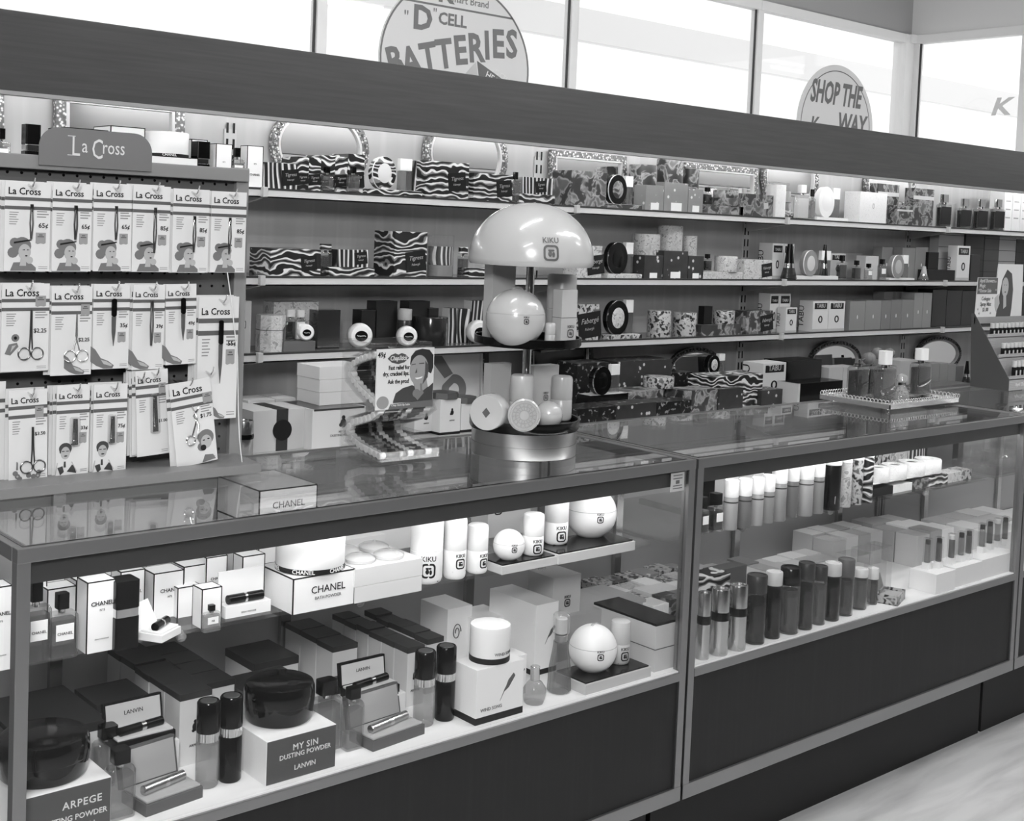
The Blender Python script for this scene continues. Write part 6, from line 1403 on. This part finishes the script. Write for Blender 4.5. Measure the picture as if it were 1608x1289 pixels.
# picture sign
YSg = .300
sX0, sX1 = Xa(591, YSg, 1.2), Xa(681, YSg, 1.2); sz0, sz1 = Za(636, 641, YSg), Za(636, 547, YSg); sw, sh = sX1-sX0, sz1-sz0
s_ = ob('picture_sign', obox(-sw/2, sw/2, 0, .0025, 0, sh), G(.84, .4), t, ((sX0+sX1)/2, YSg, sz0))
def onsign(nm, polys, y, g): return ob(nm, prisms([[(u*sw-sw/2, v*sh) for u, v in p_] for p_ in polys], -y, 0), G(g, .45), s_)
el = lambda cx, cy, rx, ry_, n=26: [(cx+rx*math.cos(2*PI*i/n), cy+ry_*math.sin(2*PI*i/n)) for i in range(n)]
onsign('printed_jacket', [[(.30, .13), (.34, .26), (.46, .34), (.62, .38), (.80, .30), (.92, .34), (.995, .40), (.995, .10), (.30, .10)]], .0004, .24)
onsign('printed_hair', [[(.575, .74), (.585, .86), (.66, .955), (.78, .985), (.91, .96), (.98, .87), (.985, .66), (.95, .56), (.88, .60), (.60, .66)]], .0006, .17)
onsign('printed_face', [el(.735, .625, .165, .255), [(.64, .42), (.86, .52), (.90, .34), (.76, .24), (.68, .30)]], .0008, .58)
onsign('printed_shade', [[(.84, .78), (.90, .70), (.89, .50), (.80, .38), (.84, .56)], [(.60, .73), (.67, .74), (.67, .725), (.60, .715)], [(.73, .745), (.82, .75), (.82, .73), (.73, .73)], [(.69, .66), (.70, .585), (.665, .58)]], .0010, .30)
onsign('printed_smile', [[(.66, .50), (.70, .475), (.78, .49), (.80, .52), (.74, .505)]], .0012, .9)
onsign('printed_hand', [el(.70, .24, .07, .07), [(.66, .2), (.80, .30), (.83, .24), (.72, .12)], [(.76, .40), (.79, .40), (.80, .25), (.77, .25)]], .0012, .45)
onsign('printed_strip', [[(.22, .0), (.995, .0), (.995, .115), (.26, .085)]], .0014, .38)
onsign('printed_seal', [el(.12, .12, .10, .105)], .0014, .55)
onsign('printed_lips', [[(.18, .84), (.24, .90), (.31, .925), (.365, .90), (.42, .925), (.49, .90), (.55, .84), (.47, .77), (.365, .745), (.26, .77)]], .0006, .30)
ob('sign_lettering', join([xf(text('ChapStick', sh*.105, .01, .25, .8), (-sw*.135, -.0012, sh*.81))]), G(.85), s_)
ob('sign_lettering', join([xf(text('49¢', sh*.125, .014, 0, .85), (-sw*.42, -.0006, sh*.865)), xf(text('Fast relief for', sh*.098, .02, 0, .80, 'RIGHT'), (sw*.065, -.0006, sh*.655)), xf(text('dry, cracked lips.', sh*.098, .02, 0, .80, 'RIGHT'), (sw*.065, -.0006, sh*.555)), xf(text('Ask the pros!', sh*.098, .02, 0, .80, 'RIGHT'), (sw*.065, -.0006, sh*.425))]), INK, s_)
ob('sign_small_lettering', xf(text('Chap Stick lip balm', sh*.05, .006, 0, 1, 'LEFT'), (-sw*.24, -.0018, sh*.05)), G(.8), s_)
def along(pts, step):
    out = []; carry = 0
    for (x0, z0_), (x1, z1_) in zip(pts, pts[1:]):
        L = math.hypot(x1-x0, z1_-z0_); q = carry
        while q < L:
            out.append((x0+(x1-x0)*q/L, z0_+(z1_-z0_)*q/L)); q += step
        carry = q-L
    return out
spots = along(tr, .0158)
RX = (0, PI/2, 0)
protoA = thing('lip_balm_tube', 'x', 'lip balm'); protoB = thing('lip_balm_tube', 'x', 'lip balm')
ob('tube', xf(cyl(.0070, .066, 0), (0, 0, 0), RX), G(.13, .3), protoA); ob('end_cap', xf(cyl(.0073, .016, -.001), (0, 0, 0), RX), WHITE, protoA); ob('printed_band', xf(cyl(.0072, .010, .050), (0, 0, 0), RX), LGREY, protoA)
ob('tube', xf(cyl(.0070, .066, 0), (0, 0, 0), RX), G(.2, .3), protoB); ob('end_cap', xf(cyl(.0073, .018, .049), (0, 0, 0), RX), WHITE, protoB); ob('printed_band', xf(cyl(.0072, .016, .002), (0, 0, 0), RX), WHITE, protoB)
for i, (y, z) in enumerate(spots):
    for pr, dx, g in ((protoA, 0, 'left'), (protoB, .069, 'right')):
        lb = 'lip balm tube in the %s-hand file of the clear zigzag stand' % g; gp = 'lip balm tubes in the %s file of the zigzag stand' % g
        o = pr if i == 0 else dup(pr)
        o.location = (LX+.002+dx, y, z); o['label'] = lb; o['group'] = gp
# ---- mirrored tray with perfume bottles
tx, ty, tw_, td_ = 1.15, .245, .39, .255
t = thing('perfume_tray', 'mirrored tray with lacy filigree rim on the middle showcase, holding perfume bottles', 'tray', (tx+tw_/2, ty+td_/2, GT))
for sx in (-1, 1):
    for sy in (-1, 1): ob('foot', cyl(.008, .007, 0, .001, 16, sx*(tw_/2-.03), sy*(td_/2-.03)), CHROME, t)
ob('rim', boxes([(-tw_/2, tw_/2, -td_/2, -td_/2+.004, .006, .020), (-tw_/2, tw_/2, td_/2-.004, td_/2, .006, .020), (-tw_/2, -tw_/2+.004, -td_/2, td_/2, .006, .020), (tw_/2-.004, tw_/2, -td_/2, td_/2, .006, .020), (-tw_/2+.004, tw_/2-.004, -td_/2+.004, td_/2-.004, .006, .010)], .0008), G(.75, .25, .8), t)
ob('mirror_bed', obox(-tw_/2+.03, tw_/2-.03, -td_/2+.03, td_/2-.03, .015, .018), MIRROR, t)
lace = pattern('filigree_lace', 'voronoi', [(0, .10), (.3, .14), (.42, .78), (1, .85)], 90, .3)
ob('filigree_band', boxes([(-tw_/2+.004, tw_/2-.004, -td_/2+.004, -td_/2+.03, .017, .020), (-tw_/2+.004, tw_/2-.004, td_/2-.03, td_/2-.004, .017, .020), (-tw_/2+.004, -tw_/2+.03, -td_/2+.03, td_/2-.03, .017, .020), (tw_/2-.03, tw_/2-.004, -td_/2+.03, td_/2-.03, .017, .020)]), lace, t)
flr = [[((tw_/2-.002)*math.cos(0)*0+x+.006*math.cos(a), sy*(td_/2-.002), .026+.006*math.sin(a)) for a in [2*PI*k/10 for k in range(11)]] for sy in (-1, 1) for x in [-tw_/2+.012+.013*k for k in range(int(tw_/.013))]]
flr += [[(sx*(tw_/2-.002), y+.006*math.cos(a), .026+.006*math.sin(a)) for a in [2*PI*k/10 for k in range(11)]] for sx in (-1, 1) for y in [-td_/2+.012+.013*k for k in range(int(td_/.013))]]
ob('filigree_gallery', tubes(flr, .0012, 4), G(.85, .25, .6), t)
ZB = GT+.0205
def tb(label, x0, x1, yt, Y, d, **kw):
    X0, X1 = Xa(x0, Y, ZB), Xa(x1, Y, ZB); h = Za((x0+x1)/2, yt, Y)-ZB
    return put(flat_bottle(label, (X1-X0)*.9, d, h, **kw), (X0+X1)/2, Y+d/2, ZB), X1-X0, h
def atomiser(o, w_, h, bx0, bz, r, s=1):
    ob('atomiser_head', xf(cyl(.006, .02, h-.006), (0, 0, 0)), CHROME, o)
    ob('hose', tube([(0, 0, h+.008), (.02, 0, h+.010), (bx0-r, 0, bz)], .0022, 6), DGREY, o)
    b_ = ob('bulb', sphere(r, bx0, 0, bz, 1, 1, .92), G(.42, .6), o)
    ob('bulb_net', tubes([[(bx0+r*1.01*math.cos(a)*math.sin(e), r*1.01*math.sin(a)*math.sin(e), bz+r*.93*math.cos(e)) for e in [PI*k/8 for k in range(9)]] for a in [2*PI*k/9 for k in range(9)]], .0006, 3), DGREY, b_)
o, w_, h = tb('square clear atomiser bottle with a round bulb on the mirrored tray', 1341, 1365, 572, .385, .035, liq=LIQD, lab=False, capw=.3, caph=.02); atomiser(o, w_, h, .055, h+.014, .021)
o, w_, h = tb('black atomiser bottle beside the square clear one on the mirrored tray', 1363, 1379, 571, .41, .03, liq=BLACK, lab=False, capw=.3, caph=.02); atomiser(o, w_, h, .035, h+.030, .020)
o, w_, h = tb('dark atomiser bottle half hidden behind the front white-capped bottle', 1384, 1410, 572, .445, .03, liq=BLACK, lab=False, capw=.3, caph=.02); atomiser(o, w_, h, .01, h+.034, .018)
tb('tall grey bottle with white cap at the front of the mirrored tray', 1382, 1407, 552, .29, .035, liq=GL(.6, .05, .45, .5, .6), capg=WHITE, capw=.5, caph=.27, lab=False)
tb('tall dark grey bottle with white cap at the right of the mirrored tray', 1439, 1464, 548, .33, .035, liq=GL(.5, .05, .5, .35, .6), capg=WHITE, capw=.5, caph=.25, lab=False)
X_, Y_ = Xa(1415, .30, ZB), .30
t2 = thing('perfume_bottle', 'small cut-glass perfume flacon between the two white-capped bottles', 'bottle', (X_, Y_, ZB)); r = .025
ob('body', lathe([(0, 0), (r*.8, 0), (r*1.05, .008), (r, .02), (r*.45, .045), (r*.3, .05), (0, .05)], 9), GL(.85, .02, .2, .85), t2); ob('bow', xf(boxes([(-.016, .016, -.004, .004, .046, .054)], .001), (0, 0, 0)), BLACKM, t2); ob('stopper', lathe([(0, .05), (.008, .05), (.018, .062), (.016, .075), (0, .082)], 9), GL(.9, .02, .2, .9), t2)
# ---- stepped display stand on the cut-off showcase
SXL = 2.06
t = thing('stepped_display', 'stepped card display of small cologne bottles with a pictured header, on the cut-off showcase', 'display stand', (0, 0, 0))
by0, by1 = .355, .500
W3 = .40
ob('side_panel', prism([(by0, GT), (by1, GT), (by1+.012, 1.275), (by1, 1.275), (by0, GT+.04)], SXL, SXL+.003, 'X'), G(.30, .5), t)
ob('side_panel', prism([(by0, GT), (by1, GT), (by1+.012, 1.275), (by1, 1.275), (by0, GT+.04)], SXL+W3, SXL+W3+.003, 'X'), G(.30, .5), t)
tiers = [(by0, .046, GT+.040), (by0+.046, .046, GT+.112), (by0+.092, .046, GT+.180)]
for k, (y, d, z) in enumerate(tiers):
    ob('tier', boxes([(SXL+.003, SXL+W3, y, y+d, z-.003, z), (SXL+.003, SXL+W3, y, y+.002, GT if k == 0 else tiers[k-1][2], z+.012)]), G(.60, .5), t)
ob('front_lettering', text('April Showers', .018, .006, .1, 1, 'LEFT'), G(.85), t, (SXL+.045, by0-.0006, GT+.014))
ob('tier_lines', boxes([(SXL+.004, SXL+.06, y-.0006, y, zz, zz+.0012) for k, (y, d, z) in enumerate(tiers) for zz in [z-.03+.006*q for q in range(5)]]), LGREY, t)
ob('top_strip', obox(SXL, SXL+W3, by1-.004, by1, GT+.225, 1.262), G(.55, .5), t)
hz0 = 1.262; hx1 = Xa(1600, by1, 1.35)
hdr = ob('header_card', prism([(SXL+.004, hz0), (SXL+.012, 1.405), (SXL+.145, 1.405), (SXL+.150, 1.455), (hx1+.02, 1.455), (hx1+.03, hz0)], by1, by1+.003), G(.82, .5), t)
ob('header_panel', prism([(SXL+.009, 1.345), (SXL+.012, 1.404), (SXL+.150, 1.404), (SXL+.150, 1.345)], by1-.0006, by1), G(.33, .5), t)
ob('header_lettering', text('April Showers\nMagic\nThrow Sale', .019, .006, .15, .95, 'LEFT', 1, 0, .95), G(.75), t, (SXL+.022, by1-.0012, 1.387))
ob('price_lettering', text('Cologne\nSpray Mist\n$1.00', .020, .008, .1, .9, 'CENTER'), DGREY, t, (SXL+.072, by1-.0008, 1.322))
ob('flower_dots', prisms([circ(.004, 8, SXL+x, z) for x, z in ((.02, 1.36), (.135, 1.39), (.14, 1.36), (.02, 1.29), (.12, 1.33), (.11, 1.275), (.03, 1.275))], by1-.0012, by1), G(.62), t)
ob('printed_hair', prisms([[(SXL+.15, hz0), (SXL+.165, 1.33), (SXL+.185, 1.40), (SXL+.215, 1.435), (SXL+.25, 1.42), (SXL+.265, 1.36), (SXL+.26, 1.29), (SXL+.255, hz0)]], by1-.0008, by1), G(.25), t)
ob('printed_face', prisms([circ(.024, 20, SXL+.205, 1.37, ry=.036), [(SXL+.135, 1.33), (SXL+.16, 1.345), (SXL+.17, 1.31), (SXL+.15, 1.28), (SXL+.138, 1.30)], [(SXL+.195, 1.34), (SXL+.215, 1.34), (SXL+.22, 1.30), (SXL+.20, 1.29)]], by1-.0014, by1), G(.66), t)
ob('printed_features', prisms([circ(.003, 8, SXL+.198, 1.378, ry=.0015), circ(.003, 8, SXL+.213, 1.378, ry=.0015), circ(.005, 8, SXL+.206, 1.352, ry=.002)], by1-.0020, by1), G(.2), t)
n = 0; proto = None
for k, (y, d, z) in enumerate(tiers):
    for i in range(11):
        x = SXL+.075+.029*i+(.0)*k
        lb = 'small dark cologne bottle with pale cap on the %s step of the pictured display' % ['lowest', 'middle', 'highest'][k]; gp = 'cologne bottles on the %s step' % ['lowest', 'middle', 'highest'][k]
        hh = .062 if k == 0 else .048
        if i == 0:
            proto = thing('cologne_bottle', lb, 'bottle', (x, y+.022, z), 0, gp)
            ob('body', cyl(.0085, hh*.62, 0), GL(.5, .05, .7, .16, .6), proto); ob('cap', cyl(.0078, hh*.38, hh*.62), G(.78, .4), proto); ob('label', prism(rrect(.009, hh*.3, .001, 2, 0, hh*.3), -.0092, -.0085), PALE, proto)
        else: dup(proto, (x, y+.022, z), None, lb, gp)
